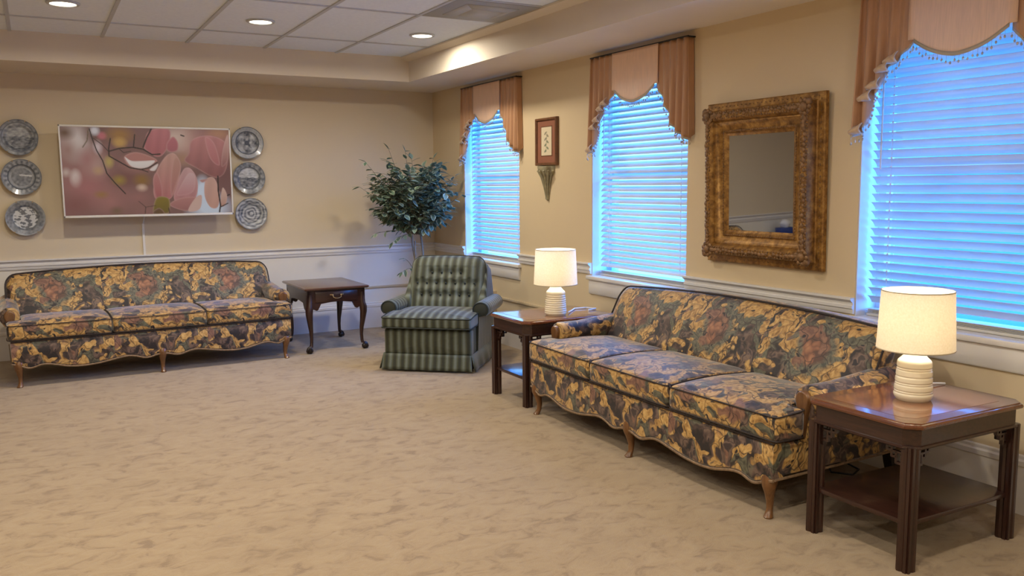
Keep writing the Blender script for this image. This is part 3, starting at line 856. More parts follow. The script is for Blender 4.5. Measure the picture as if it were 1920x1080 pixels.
# ------------------------------------------------------------------ lamp tables
def make_end_table(label, loc, rz):
    root = thing('end_table', label, 'side table', loc, rz, 'matching lamp tables')
    hx, hy, H = .255, .345, .556
    cl = .045
    oct_ = lambda a, b, c: [(-a + c, -b), (a - c, -b), (a, -b + c), (a, b - c), (a - c, b), (-a + c, b), (-a, b - c), (-a, -b + c)]
    mb = MB()
    rings = []
    for ins, z in ((.012, H - .026), (.002, H - .020), (0, H - .012), (.004, H - .006), (.010, H - .004), (.012, H - .0005), (.018, H)):
        rings.append([(p, q, z) for p, q in oct_(hx - ins, hy - ins, cl - ins * .4)])
    mb.loft(rings)
    tp = mb.build('tabletop', M_BAND, root, smooth=30)
    mb = MB(); ol = oct_(hx - .065, hy - .065, .035)
    mb.loft([[(p, q, H - .001) for p, q in ol], [(p, q, H + .0006) for p, q in ol]])
    mb.build('veneer_panel', M_TOP, tp, smooth=0)
    mb = MB(); a, b = hx - .018, hy - .018
    rings = [[(p, q, z) for p, q in oct_(a + o, b + o, cl)] for z, o in ((H - .026, 0), (H - .085, 0), (H - .087, .006), (H - .095, .007), (H - .099, .003), (H - .100, -.004))]
    mb.loft(rings); mb.build('apron', M_CHERRYX, root, smooth=30)
    lx, ly, lw = hx - .045, hy - .045, .0265
    for sx in (-1, 1):
        for sy in (-1, 1):
            mb = MB(); r = .007
            prof = [(-lw, -lw + r), (-lw + r, -lw + r), (-lw + r, -lw), (-.008, -lw), (0, -lw + .005), (.008, -lw), (lw - r, -lw), (lw - r, -lw + r), (lw, -lw + r), (lw, -.008), (lw - .005, 0), (lw, .008), (lw, lw - r), (lw - r, lw - r), (lw - r, lw), (-lw + r, lw), (-lw + r, lw - r), (-lw, lw - r), (-lw, .008), (-lw + .005, 0), (-lw, -.008)]
            mb.loft([[(sx * lx + p, sy * ly + q, z) for p, q in prof] for z in (0, H - .09)])
            lg = mb.build('leg', M_CHERRY, root, smooth=20)
            # pierced fret brackets, one along each side
            for ax in (0, 1):
                bx, by = sx * lx, sy * ly
                dx, dy = (-sx, 0) if ax == 0 else (0, -sy)
                mb = MB()
                def bar(u0, u1, z0, z1):
                    p = [bx + dx * (lw + u) for u in (u0, u1)]; q = [by + dy * (lw + u) for u in (u0, u1)]
                    if ax == 0: mb.box(min(p), max(p), by - .007, by + .007, H - z1, H - z0)
                    else: mb.box(bx - .007, bx + .007, min(q), max(q), H - z1, H - z0)
                bar(-.002, .075, .096, .106); bar(-.002, .008, .10, .185)
                bar(.062, .072, .10, .124); bar(.045, .066, .118, .127); bar(.043, .052, .104, .146); bar(.026, .050, .138, .147)
                bar(.024, .033, .122, .168); bar(.004, .030, .160, .169); bar(.004, .044, .120, .127)
                mb.build('corner_bracket', M_CHERRY, root, smooth=0)
    mb = MB(); mb.box(-lx - .012, lx + .012, -ly - .012, ly + .012, .170, .190, .004)
    mb.build('shelf', M_CHERRYX, root)
    return root
et = make_end_table('dark cherry lamp table at the near right, in front of the near window', (-.60, -6.0, 0), -PI / 2)
e2 = copy_tree(et); e2['label'] = 'dark cherry lamp table between the striped armchair and the sofa'
e2.location = (-.62, -3.285, 0)

def make_lamp(label, loc, cord_pts, ribs, energy):
    root = thing('table_lamp', label, 'lamp', loc, 0, 'white table lamps')
    def body_r(z):
        if z < .02: return .062 + .010 * math.sin(z / .02 * PI / 2)
        if z < .145: return .0725 - .009 * ((z - .02) / .125)
        if z < .158: return .0635 - .005 * ((z - .145) / .013) ** 2
        t = (z - .158) / .042
        return .0585 - .026 * (1 - (1 - min(1, t)) ** 1.9)
    prof = [(.001, 0)]
    n = 110
    for i in range(n + 1):
        z = .2 * i / n; r = body_r(z)
        for rz_ in ribs:
            g_ = abs(z - rz_)
            if g_ < .0045: r -= .0035 * (1 - g_ / .0045)
        prof.append((r, z))
    prof += [(.028, .203), (.001, .204)]
    MB().lathe(prof, 48).build('base', M_CERAMIC, root, smooth=50)
    MB().lathe([(.001, .20), (.016, .20), (.016, .262), (.001, .262)], 20).build('socket', M_BRASS, root)
    mb = MB()
    R0, R1, z0, z1 = .143, .132, .203, .430
    mb.lathe([(R0, z0), (R1, z1), (R1 - .003, z1), (R0 - .003, z0), (R0, z0)], 64, cap=False)
    sh = mb.build('lamp_shade', M_SHADE, root, smooth=40)
    for R, z in ((R0, z0), (R1, z1)):
        mb = MB(); mb.tube([((R - .001) * math.cos(2 * PI * k / 64), (R - .001) * math.sin(2 * PI * k / 64), z) for k in range(64)], .0025, 6, closed=True)
        mb.build('shade_rim', M_RIM, sh)
    mb = MB()
    for k in range(3):
        a = k * 2 * PI / 3 + .4; mb.tube([(.012 * math.cos(a), .012 * math.sin(a), .262), ((R0 - .02) * math.cos(a), (R0 - .02) * math.sin(a), .255)], .0018, 5)
    mb.build('shade_spider', M_BRASS, sh)
    mb = MB(); mb.tube(cord_pts, .0045, 8); mb.build('power_cord', M_CORD, root)
    ld = bpy.data.lights.new('lamp_bulb', 'POINT'); ld.energy = energy; ld.color = LAMP_COL; ld.shadow_soft_size = .035
    lo = bpy.data.objects.new('lamp_bulb', ld); COL.objects.link(lo); lo.parent = root; lo.location = (0, 0, .335)
    return root
make_lamp('white ribbed ceramic lamp on the near lamp table in front of the near window', (-.61, -6.0, .557),
          [(.09, .02, .012), (.14, .05, .010), (.20, .085, .016), (.25, .10, .012), (.33, .09, .004)], (.030, .038, .062, .070, .094, .120, .128), LAMP_W)
make_lamp('white ribbed ceramic lamp on the table between the armchair and the sofa', (-.635, -3.375, .557),
          [(.10, .0, .010), (.16, .06, .006), (.24, .14, .006), (.33, .13, .006), (.36, .06, .006), (.28, .03, .006)], (.022, .036, .050, .064, .078, .092, .106, .120, .134), LAMP_W)

# ------------------------------------------------------------------ queen anne table
def make_queen_anne(label, loc, rz, group=None):
    root = thing('side_table', label, 'side table', loc, rz, group)
    hx, hy, H = .285, .38, .560
    mb = MB(); rings = []
    for ins, z in ((.020, H - .024), (.008, H - .020), (.002, H - .012), (0, H - .007), (.006, H - .004), (.007, H - .001), (.012, H)):
        rings.append([(p, q, z) for p, q in rounded_poly([(-hx + ins, -hy + ins), (hx - ins, -hy + ins), (hx - ins, hy - ins), (-hx + ins, hy - ins)], .012, 3)])
    mb.loft(rings); mb.build('tabletop', M_QTOP, root, smooth=30)
    ax_, ay = hx - .035, hy - .035; zt = H - .024
    mb = MB()
    def apron_panel(L, put):
        pts = []
        for i in range(41):
            u = -1 + 2 * i / 40; a = abs(u)
            z = H - .185 + (.045 if a < .55 else .045 * max(0, 1 - ((a - .55) / .12))) - (.012 if .55 < a < .8 else 0) * math.sin((a - .55) / .25 * PI) + .012 * math.cos(u * PI / .55 / 2 * 1.0) * (a < .55)
            pts.append((u * L, z))
        ol = pts + [(L, zt), (-L, zt)]
        put(ol)
    apron_panel(ax_, lambda ol: mb.prism(ol, -ay, -ay + .02, lambda p, q, t: (p, t, q)))
    apron_panel(ax_, lambda ol: mb.prism(ol, ay - .02, ay, lambda p, q, t: (p, t, q)))
    apron_panel(ay, lambda ol: mb.prism(ol, -ax_, -ax_ + .02, lambda p, q, t: (t, p, q)))
    apron_panel(ay, lambda ol: mb.prism(ol, ax_ - .02, ax_, lambda p, q, t: (t, p, q)))
    mb.build('apron', M_CHERRYX, root, smooth=30)
    mb = MB(); mb.box(-.185, .185, -ay - .006, -ay + .01, H - .125, H - .038, .004)
    dr = mb.build('drawer', M_CHERRYX, root)
    mb = MB(); mb.tube([(-.036, -ay - .012, H - .070), (-.034, -ay - .020, H - .086), (-.018, -ay - .024, H - .094), (0, -ay - .025, H - .096), (.018, -ay - .024, H - .094), (.034, -ay - .020, H - .086), (.036, -ay - .012, H - .070)], .0038, 8)
    for sx in (-1, 1):
        mb.ball((sx * .036, -ay - .009, H - .069), .008, 10)
        mb.ball((sx * .050, -ay - .006, H - .066), .009, 10, sc=(1.3, .4, .7))
    mb.build('drawer_pull', M_BRASS, dr)
    for sx in (-1, 1):
        for sy in (-1, 1):
            mb = MB(); seg = 14; h = H - .06; rings = []
            x0, y0 = sx * (ax_ - .024), sy * (ay - .024); dx, dy = sx * .707, sy * .707
            for z, off, r in ((h, 0, .026), (h - .09, .004, .030), (h - .125, .016, .033), (h - .17, .018, .030), (h - .24, .008, .024), (h - .31, -.004, .018), (h - .37, -.008, .0145), (.075, -.004, .014), (.052, .006, .017)):
                rings.append([(x0 + dx * off + r * math.cos(2 * PI * j / seg), y0 + dy * off + r * math.sin(2 * PI * j / seg), z) for j in range(seg)])
            mb.loft(rings)
            lg = mb.build('leg', M_CHERRY, root)
            mb = MB(); fx, fy = x0 + dx * .020, y0 + dy * .020
            mb.ball((fx, fy, .026), .026, 14)
            for a in (-.9, -.3, .3, .9):          # claws over the ball
                c, s_ = math.cos(a), math.sin(a); ex, ey = dx * c - dy * s_, dx * s_ + dy * c
                mb.tube([(fx + ex * .004, fy + ey * .004, .060), (fx + ex * .022, fy + ey * .022, .046), (fx + ex * .030, fy + ey * .030, .024), (fx + ex * .026, fy + ey * .026, .006)], [.008, .007, .006, .003], 6)
            mb.build('claw_foot', M_DARKLEG, lg)
    return root
qa = make_queen_anne('dark wood side table with one drawer between the far sofa and the striped armchair', (-1.385, -.70, 0), 0)
q2 = copy_tree(qa); q2.location = (-4.97, -.44, 0); q2['label'] = 'dark wood side table holding the tissue box, left of the far sofa outside the view'

tb = thing('tissue_box', 'blue tissue box with a white tissue, seen only in the gold mirror', 'tissue box', (-4.88, -.19, .561), .15)
MB().box(-.115, .115, -.06, .06, 0, .085, .004).build('carton', M_TISSUEBOX, tb)
mb = MB()
mb.loft([[(r * (1 + .25 * math.sin(3 * a + z * 40)) * math.cos(a) * 1.3 + z * .2, r * math.sin(a), .084 + z) for a in [2 * PI * k / 16 for k in range(16)]] for z, r in ((0, .03), (.03, .05), (.06, .055), (.085, .045), (.105, .02))])
mb.build('tissue', M_TISSUE, tb)

# ------------------------------------------------------------------ recliner
def make_recliner():
    root = thing('armchair', 'green striped tufted armchair with skirt in the room corner', 'armchair', (-.78, -1.878, 0), math.radians(-40.4))
    mb = MB(); mb.box(-.335, .335, -.385, .36, .10, .335, .02); mb.build('body', M_STX, root)
    # footrest panel
    ol = dens(rounded_poly([(-.345, .125), (.345, .125), (.345, .322), (-.345, .322)], .02, 4), .06)
    mb = MB(); mb.cushion(ol, .33, .412, .02, lambda a, b, h: (a, -h, b), (0, .22), bulge=.012)
    fr = mb.build('front_panel', M_STX, root, smooth=60)
    # skirt: flared pleated panels around the base
    mb = MB(); path = [(-.345, .37), (-.345, -.415), (.345, -.415), (.345, .37)]
    def skirt(p0, p1, nx, ny):
        def g(u, v):
            x = p0[0] + (p1[0] - p0[0]) * u; y = p0[1] + (p1[1] - p0[1]) * u
            fl = .028 * v + .004 * math.sin(u * 26) * v
            e = .012 * v * (2 * u - 1)
            tx, ty = (p1[0] - p0[0]), (p1[1] - p0[1]); L = math.hypot(tx, ty)
            return (x + nx * fl + tx / L * e, y + ny * fl + ty / L * e, .135 - .120 * v)
        mb.grid(30, 5, g)
    skirt((-.345, .37), (-.345, -.418), -1, 0); skirt((-.345, -.418), (.345, -.418), 0, -1); skirt((.345, -.418), (.345, .37), 1, 0); skirt((.345, .37), (-.345, .37), 0, 1)
    sk = mb.build('skirt', M_STX, root, recalc=False); sk.modifiers.new('thickness', 'SOLIDIFY').thickness = .006
    mb = MB(); mb.box(-.32, .32, -.38, .34, .0, .11); mb.build('plinth', M_BLACK, root, smooth=0)
    # seat cushion
    ol = dens(rounded_poly([(-.352, -.455), (.352, -.455), (.352, -.20), (.30, -.20), (.30, .20), (-.30, .20), (-.30, -.20), (-.352, -.20)], .025, 4), .05)
    mb = MB(); f = lambda a, b, h: (a, b, h + (.02 * max(0, 1 - ((b + .15) / .33) ** 2) if h > .37 else 0))
    mb.cushion(ol, .330, .418, .026, f, (0, -.30), bulge=.015)
    sc_ = mb.build('seat_cushion', M_STX, root, smooth=60)
    mb = MB()
    for hh in (.410, .338): mb.tube([f(a, b, hh) for a, b in ol], .005, 6, closed=True)
    mb.build('piping', M_GREENWELT, sc_)
    # tufted back
    but = []
    for r_, (tz, xs2) in enumerate(((.30, (-.20, -.12, -.04, .04, .12, .20)), (.52, (-.24, -.16, -.08, 0, .08, .16, .24)), (.72, (-.12, -.04, .04, .12)))):
        for xb in xs2: but.append((xb, .40 + tz * .42))
    W0, W1, z0, z1 = .335, .305, .34, .825
    def lean(z): return .13 + (z - .42) * .30
    def edge(t): return max(0.0, 1 - abs(t) ** 5) ** .5
    def front(u, v):
        a = 2 * u - 1; b = 2 * v - 1
        z = z0 + (z1 - z0) * v; hw = W0 + (W1 - W0) * v
        if v > .85: hw -= .05 * ((v - .85) / .15) ** 2.5
        x = a * hw; zz = z + .008 * (1 - a * a) * v
        th = .085 * edge(a) * edge(b)
        dep = 0
        for bx_, bz_ in but:
            d2 = ((x - bx_) / .030) ** 2 + ((zz - bz_) / .030) ** 2
            dep += .026 * math.exp(-d2)
            # vertical channel below and above each button
        dep += .006 * (0.5 + 0.5 * math.cos(x * 2 * PI / .08 + (0 if zz < .56 or zz > .66 else PI))) * (abs(a) < .8) * (v < .85)
        return (x, lean(zz) - th + dep * edge(a), zz)
    mb = MB(); mb.grid(70, 60, front)
    mb.grid(20, 20, lambda u, v: (lambda p: (p[0], lean(p[2]) + .075 * edge(2 * u - 1) * edge(2 * v - 1), p[2]))(front(u, v)))
    bk = mb.build('backrest', M_STX, root, smooth=70)
    for bx_, bz_ in but:
        MB().ball((bx_, lean(bz_) - .066, bz_), .009, 8).build('tuft_button', M_GREENWELT, bk)
    mb = MB(); mb.tube([front(k / 40, 1.0) for k in range(41)], .005, 6)
    mb.tube([front(0, .15 + .85 * k / 20) for k in range(21)], .005, 6); mb.tube([front(1, .15 + .85 * k / 20) for k in range(21)], .005, 6)
    mb.build('piping', M_GREENWELT, bk)
    # wings between back and arms
    for s in (-1, 1):
        mb = MB(); ol = dens(rounded_poly([(.02, .34), (.36, .34), (.36, .72), (.24, .78), (.10, .56), (.05, .50)], .03, 4), .05)
        mb.cushion(ol, .285, .345, .02, lambda a, b, h: (s * (h - .03 * max(0, (b - .5) / .3)), a + .02, b), (.22, .46), rings_in=4)
        mb.build('side_wing', M_STY, root, smooth=60)
    # rolled arms
    for s in (-1, 1):
        mb = MB(); rings = []
        for y_, k in ((-.222, .72), (-.217, .90), (-.202, 1.0), (-.10, 1), (.05, 1), (.20, 1), (.30, 1)):
            ring = []; cx, cz = .372, .455
            for j in range(17):
                th = -PI * .30 + PI * 1.45 * j / 16
                ring.append((cx + .066 * k * math.cos(th), cz + .060 * k * math.sin(th)))
            ring += [(cx - .050, .36), (cx - .050, .13), (cx - .022, .13), (cx - .012, .40)]
            rings.append([(s * p, y_, q) for p, q in ring])
        mb.loft(rings); a = mb.build('arm', M_STY, root, smooth=60)
        mb = MB(); mb.tube([(s * (.372 + .060 * math.cos(-PI * .30 + PI * 1.45 * j / 16)), -.220, .455 + .054 * math.sin(-PI * .30 + PI * 1.45 * j / 16)) for j in range(17)], .005, 6)
        mb.build('piping', M_GREENWELT, a)
    return root
make_recliner()

# ------------------------------------------------------------------ ficus tree
def make_tree():
    root = thing('potted_tree', 'artificial variegated ficus tree standing in the corner behind the striped armchair', 'plant', (-.47, -.70, 0))
    mb = MB(); mb.lathe([(.001, 0), (.11, 0), (.125, .10), (.14, .22), (.148, .235), (.138, .24), (.128, .225), (.001, .225)], 32); mb.build('planter_basket', M_BASKET, root)
    MB().lathe([(.001, .222), (.127, .222), (.10, .236), (.001, .240)], 24).build('moss', M_SOIL, root)
    rnd = random.Random(11)
    mbt = MB(); tips = []
    stems = [((-.02, 0), (-.05, .02, .95), (.015, .010)), ((.03, .02), (.02, .0, .98), (.014, .009)), ((0, -.03), (-.06, -.03, .90), (.011, .008))]
    for (sx, sy), (ex, ey, ez), (ra, rb) in stems:
        P = []
        for k in range(9):
            t = k / 8; P.append((sx + (ex - sx) * t + .012 * math.sin(t * 7 + sx * 90), sy + (ey - sy) * t + .012 * math.cos(t * 6), .22 + (ez - .22) * t))
        mbt.tube(P, [ra + (rb - ra) * k / 8 for k in range(9)], 8)
    lv = MB()
    def leaf(p, d, up, L):
        d = d.normalized(); side = d.cross(up)
        if side.length < .05: side = d.orthogonal()
        side.normalize(); nrm = side.cross(d).normalized()
        W = L * .30; gcol = [(.060, .105, .078), (.12, .19, .13), (.10, .16, .13), (.21, .28, .20)][rnd.randrange(4)]
        pale = (.58, .64, .46) if rnd.random() < .7 else (.36, .44, .28)
        vs, cs = [], []
        prof = [(0, .02), (.15, .55), (.38, 1.0), (.62, .86), (.84, .45), (1, .02)]
        for t, wv in prof:
            c = p + d * (L * t) - nrm * (.18 * L * t * t)
            for q in (-1, -.55, 0, .55, 1):
                vs.append(c + side * (W * wv * q) + nrm * (.10 * W * abs(q)))
                cs.append((*((pale if abs(q) == 1 else gcol)), 1))
        fs = []
        for i in range(len(prof) - 1):
            for j in range(4):
                a = i * 5 + j; fs.append((a, a + 1, a + 6, a + 5))
        lv.add(vs, fs, 0, cs)
    def twig(base, tip, n, L):
        base = Vector(base); tip = Vector(tip); mid = base.lerp(tip, .5) + Vector((0, 0, .05))
        P = [((1 - t) ** 2) * base + 2 * t * (1 - t) * mid + t * t * tip for t in [k / 7 for k in range(8)]]
        mbt.tube(P, [.005 - .0035 * k / 7 for k in range(8)], 5)
        for k in range(n):
            t = .30 + .70 * k / max(1, n - 1) if n > 1 else 1
            i = min(6, int(t * 7)); q = P[i].lerp(P[i + 1], t * 7 - i)
            ax = (P[i + 1] - P[i]).normalized()
            sd = ax.cross(Vector((0, 0, 1)))
            sd = sd.normalized() if sd.length > .05 else Vector((1, 0, 0))
            s = 1 if k % 2 else -1
            d = ax * rnd.uniform(.3, .9) + sd * s * rnd.uniform(.5, 1.1) + Vector((rnd.uniform(-.3, .3), rnd.uniform(-.3, .3), rnd.uniform(-.85, .1)))
            leaf(q, d, Vector((rnd.uniform(-.4, .4), rnd.uniform(-.4, .4), 1)), L * rnd.uniform(.8, 1.2))
        leaf(P[-1], ax + Vector((0, 0, -.4)), Vector((0, 0, 1)), L)
    # crown: ellipsoid of twigs, local coordinates (x right along the back wall, y to the back wall)
    for k in range(290):
        while True:
            v = Vector((rnd.uniform(-1, 1), rnd.uniform(-1, 1), rnd.uniform(-1, 1)))
            if .25 < v.length < 1: break
        if v.z > .55 and rnd.random() < .55: continue
        if v.z < -.6 and rnd.random() < .4: continue
        tip = Vector((-.05 + v.x * .41, v.y * .34, 1.33 + v.z * .37))
        b = Vector((-.03 + v.x * .08, v.y * .08, .96 + .30 * max(0, v.z + .4)))
        if tip.x > .36: continue
        twig(b, tip, rnd.randint(7, 10), .080)
    for tip, n in (((-.28, .0, 1.74), 7), ((-.50, .0, 1.62), 7), ((-.58, -.05, 1.40), 6), ((-.10, .05, 1.72), 8), ((.16, .0, 1.66), 9), ((.36, -.06, 1.50), 8), ((.38, -.16, 1.32), 5), ((-.42, .0, .98), 7), ((-.30, -.1, .90), 8), ((.08, .0, .98), 7), ((.24, -.05, 1.06), 7)):
        twig((-.03, 0, .97), tip, n, .072)
    twig((-.05, 0, .60), (-.16, -.02, .74), 3, .06); twig((-.05, 0, .62), (-.20, -.06, .62), 4, .06)
    mbt.build('trunk', M_BARK, root)
    lv.build('foliage', M_LEAF, root, smooth=0, recalc=False, colors=True)
make_tree()

# ------------------------------------------------------------------ television with a magnolia picture
def paint_screen(Wp, Hp):
    img = np.zeros((Hp, Wp, 3)); yy, xx = np.mgrid[0:Hp, 0:Wp]; U = xx / (Wp - 1); V = yy / (Hp - 1)
    asp = 16 / 9.0
    def uv(X, Y):
        l = 75 + 65 * (Y - 85) / 925; r = 1750 + 45 * (Y - 125) / 850
        tpp = 85 + 40 * (X - 75) / 1675; bt = 1010 - 35 * (X - 140) / 1655
        return (X - l) / (r - l), (Y - tpp) / (bt - tpp)
    def over(c, a): img[:] = img * (1 - a[..., None]) + np.array([lin(q) for q in c]) * a[..., None]
    img[:] = [lin(120), lin(84), lin(78)]
    def blob(X, Y, rx, ry, c, soft=.6, rot=0, op=1.0):
        u0, v0 = uv(X, Y); rx /= 1675; ry /= 890
        du = (U - u0) * asp; dv = V - v0; cr, sr = math.cos(rot), math.sin(rot)
        a = (du * cr + dv * sr) / (rx * asp); b = (-du * sr + dv * cr) / ry
        d = np.sqrt(a * a + b * b); over(c, op * np.clip((1 - d) / soft + .0, 0, 1))
    def stroke(pts, wd, c, soft=.004):
        P = [uv(*p) for p in pts]; best = np.full(U.shape, 9.0)
        for (u0, v0), (u1, v1) in zip(P, P[1:]):
            ax, ay = (u1 - u0) * asp, v1 - v0; L = ax * ax + ay * ay + 1e-9
            t = np.clip((((U - u0) * asp) * ax + (V - v0) * ay) / L, 0, 1)
            best = np.minimum(best, np.hypot((U - u0) * asp - t * ax, (V - v0) - t * ay))
        over(c, np.clip((wd * .62 - best) / soft + .5, 0, 1))
    def petal(pts, c, c2=None, soft=.006, veins=0):
        P = np.array([uv(*p) for p in pts]); P[:, 0] *= asp
        # smooth closed curve
        n = len(P); Q = []
        for i in range(n):
            p0, p1, p2, p3 = P[i - 1], P[i], P[(i + 1) % n], P[(i + 2) % n]
            for t in np.linspace(0, 1, 6, endpoint=False):
                Q.append(.5 * ((2 * p1) + (-p0 + p2) * t + (2 * p0 - 5 * p1 + 4 * p2 - p3) * t * t + (-p0 + 3 * p1 - 3 * p2 + p3) * t ** 3))
        Q = np.array(Q); ins = np.zeros(U.shape, bool); best = np.full(U.shape, 9.0); X = U * asp
        for i in range(len(Q)):
            a, b = Q[i - 1], Q[i]
            cond = (a[1] > V) != (b[1] > V)
            with np.errstate(divide='ignore', invalid='ignore'): xi = (b[0] - a[0]) * (V - a[1]) / (b[1] - a[1] + 1e-12) + a[0]
            ins ^= cond & (X < xi)
            e = b - a; t = np.clip(((X - a[0]) * e[0] + (V - a[1]) * e[1]) / (e @ e + 1e-12), 0, 1)
            best = np.minimum(best, np.hypot(X - a[0] - t * e[0], V - a[1] - t * e[1]))
        sd = np.where(ins, best, -best); al = np.clip(sd / soft + .5, 0, 1)
        lo, hi = Q[:, 1].min(), Q[:, 1].max(); g = np.clip((V - lo) / (hi - lo), 0, 1)[..., None]
        c = np.array([lin(q) for q in c]); c2 = c if c2 is None else np.array([lin(q) for q in c2])
        colr = c * (1 - g) + c2 * g
        rim = np.exp(-(best / .010) ** 2)[..., None] * .35; colr = colr * (1 - rim) + np.array([lin(205), lin(165), lin(155)]) * rim
        if veins: colr = colr * (1 + .06 * np.sin(X * veins + V * 9))[..., None]
        img[:] = img * (1 - al[..., None]) + colr * al[..., None]
    for a in ((250, 600, 500, 520, (150, 100, 94), 1.0), (220, 250, 190, 240, (205, 188, 178), .9), (150, 330, 150, 200, (150, 110, 100), 1), (120, 150, 120, 90, (95, 62, 44), .9), (230, 620, 70, 110, (214, 196, 184), .7), (140, 560, 60, 60, (190, 165, 152), .9),
              (420, 160, 160, 130, (98, 66, 56), 1), (470, 180, 60, 50, (178, 96, 102), .6), (400, 130, 60, 60, (200, 190, 190), .7), (640, 170, 170, 110, (150, 106, 56), .8), (640, 250, 90, 70, (186, 142, 76), .7),
              (400, 480, 160, 200, (176, 140, 128), 1), (430, 300, 60, 90, (196, 172, 170), .8), (330, 420, 120, 160, (158, 106, 102), 1), (350, 720, 260, 220, (160, 98, 96), 1), (220, 900, 240, 160, (128, 76, 72), 1), (560, 860, 240, 200, (158, 104, 98), 1), (700, 620, 200, 120, (118, 70, 64), 1), (820, 470, 220, 130, (160, 108, 98), 1),
              (860, 640, 110, 90, (136, 96, 42), .8), (640, 640, 90, 70, (150, 122, 50), .9), (540, 450, 60, 80, (176, 150, 84), .8), (440, 540, 70, 60, (180, 140, 104), .9), (470, 790, 90, 50, (150, 106, 60), .9), (860, 720, 70, 50, (222, 190, 164), .8), (820, 820, 260, 150, (148, 98, 92), 1),
              (620, 960, 90, 60, (110, 84, 60), 1), (900, 960, 300, 120, (140, 96, 88), 1), (1300, 260, 260, 300, (190, 148, 132), 1), (1180, 210, 220, 160, (196, 166, 150), .8), (1640, 170, 160, 90, (176, 132, 76), .8), (1600, 300, 360, 300, (168, 112, 104), .9), (1700, 560, 200, 260, (112, 70, 66), 1), (1560, 930, 300, 200, (198, 204, 216), .7), (1480, 760, 110, 200, (200, 206, 218), .6), (1270, 420, 120, 90, (160, 118, 92), .9)): blob(*a[:5], a[5])
    petal([(930, 130), (1120, 110), (1140, 220), (1090, 350), (1010, 400), (900, 330), (880, 280)], (178, 106, 108), (160, 88, 90), veins=60)
    petal([(1110, 250), (1170, 190), (1220, 250), (1215, 330), (1150, 350), (1105, 320)], (176, 98, 104), (160, 88, 92))
    petal([(1330, 360), (1360, 230), (1500, 180), (1660, 210), (1745, 300), (1740, 480), (1690, 590), (1590, 610), (1420, 520), (1290, 440)], (182, 118, 114), (132, 78, 74), veins=45)
    petal([(1500, 200), (1600, 260), (1660, 480), (1560, 420)], (190, 122, 120), (168, 100, 98))
    petal([(1680, 500), (1690, 330), (1745, 170), (1750, 420)], (206, 160, 146), (140, 86, 82))
    petal([(690, 390), (800, 350), (960, 400), (1010, 450), (900, 500), (760, 500), (700, 450)], (170, 112, 102), (170, 112, 102))
    petal([(690, 400), (760, 440), (880, 440), (990, 440), (900, 512), (760, 500)], (226, 214, 206), (210, 194, 186))
    petal([(935, 530), (1020, 470), (990, 540)], (215, 200, 192))
    petal([(1180, 820), (1260, 560), (1330, 510), (1400, 580), (1430, 700), (1400, 830), (1280, 900)], (190, 146, 142), (172, 108, 108), veins=50)
    petal([(1240, 720), (1330, 570), (1400, 600), (1380, 760), (1220, 800)], (198, 160, 156), (180, 120, 120))
    petal([(1140, 900), (1240, 830), (1420, 820), (1400, 920), (1300, 960)], (176, 118, 112), (150, 96, 90))
    petal([(1400, 830), (1470, 800), (1450, 940), (1330, 960)], (200, 164, 150))
    petal([(975, 760), (1000, 560), (1090, 400), (1170, 360), (1230, 420), (1250, 520), (1220, 680), (1150, 830), (1020, 850)], (186, 140, 124), (170, 98, 98), veins=70)
    petal([(970, 640), (1010, 560), (1060, 700), (1060, 840), (1000, 820)], (178, 118, 112), (160, 82, 84))
    petal([(1180, 420), (1230, 420), (1250, 540), (1160, 800), (1150, 620)], (176, 128, 112), (166, 104, 98))
    petal([(1510, 640), (1600, 620), (1660, 780), (1640, 920), (1560, 920), (1500, 800)], (196, 152, 136), (188, 140, 122), veins=40)
    petal([(1690, 720), (1740, 800), (1720, 900), (1670, 900)], (206, 170, 152), (180, 134, 116))
    petal([(1450, 640), (1530, 630), (1480, 665)], (170, 120, 112))
    petal([(1010, 820), (1130, 830), (1140, 960), (1100, 990), (1000, 985), (970, 960)], (130, 108, 30), (104, 84, 26))
    petal([(980, 960), (1040, 930), (1090, 990), (980, 995)], (96, 66, 34))
    D = (44, 28, 26)
    stroke([(350, 110), (375, 200), (420, 330), (480, 440), (520, 570), (600, 670), (700, 780)], .010, D)
    stroke([(340, 120), (330, 230), (290, 300)], .008, (96, 76, 50)); stroke([(380, 200), (470, 270), (540, 350)], .008, (70, 46, 44))
    stroke([(550, 210), (535, 310), (540, 390)], .011, D); stroke([(540, 340), (640, 310), (770, 300), (870, 320), (960, 375), (1040, 370)], .012, D)
    stroke([(785, 170), (775, 300)], .010, D); stroke([(950, 110), (905, 200), (870, 300)], .013, D)
    stroke([(540, 390), (640, 450), (740, 510), (850, 530), (930, 510), (1010, 455)], .011, D); stroke([(850, 530), (920, 555)], .008, D)
    stroke([(640, 320), (680, 355), (750, 340)], .006, D); stroke([(830, 860), (900, 920), (1000, 905)], .006, (80, 50, 44)); stroke([(900, 920), (895, 990)], .008, (80, 50, 44))
    stroke([(1640, 600), (1645, 750), (1670, 900), (1660, 970)], .013, D); stroke([(1670, 920), (1750, 880)], .010, D); stroke([(1250, 175), (1280, 185)], .012, D); stroke([(1745, 800), (1765, 790)], .012, D)
    stroke([(1130, 930), (1140, 985)], .008, (60, 40, 34))
    return np.clip(img, 0, 1)

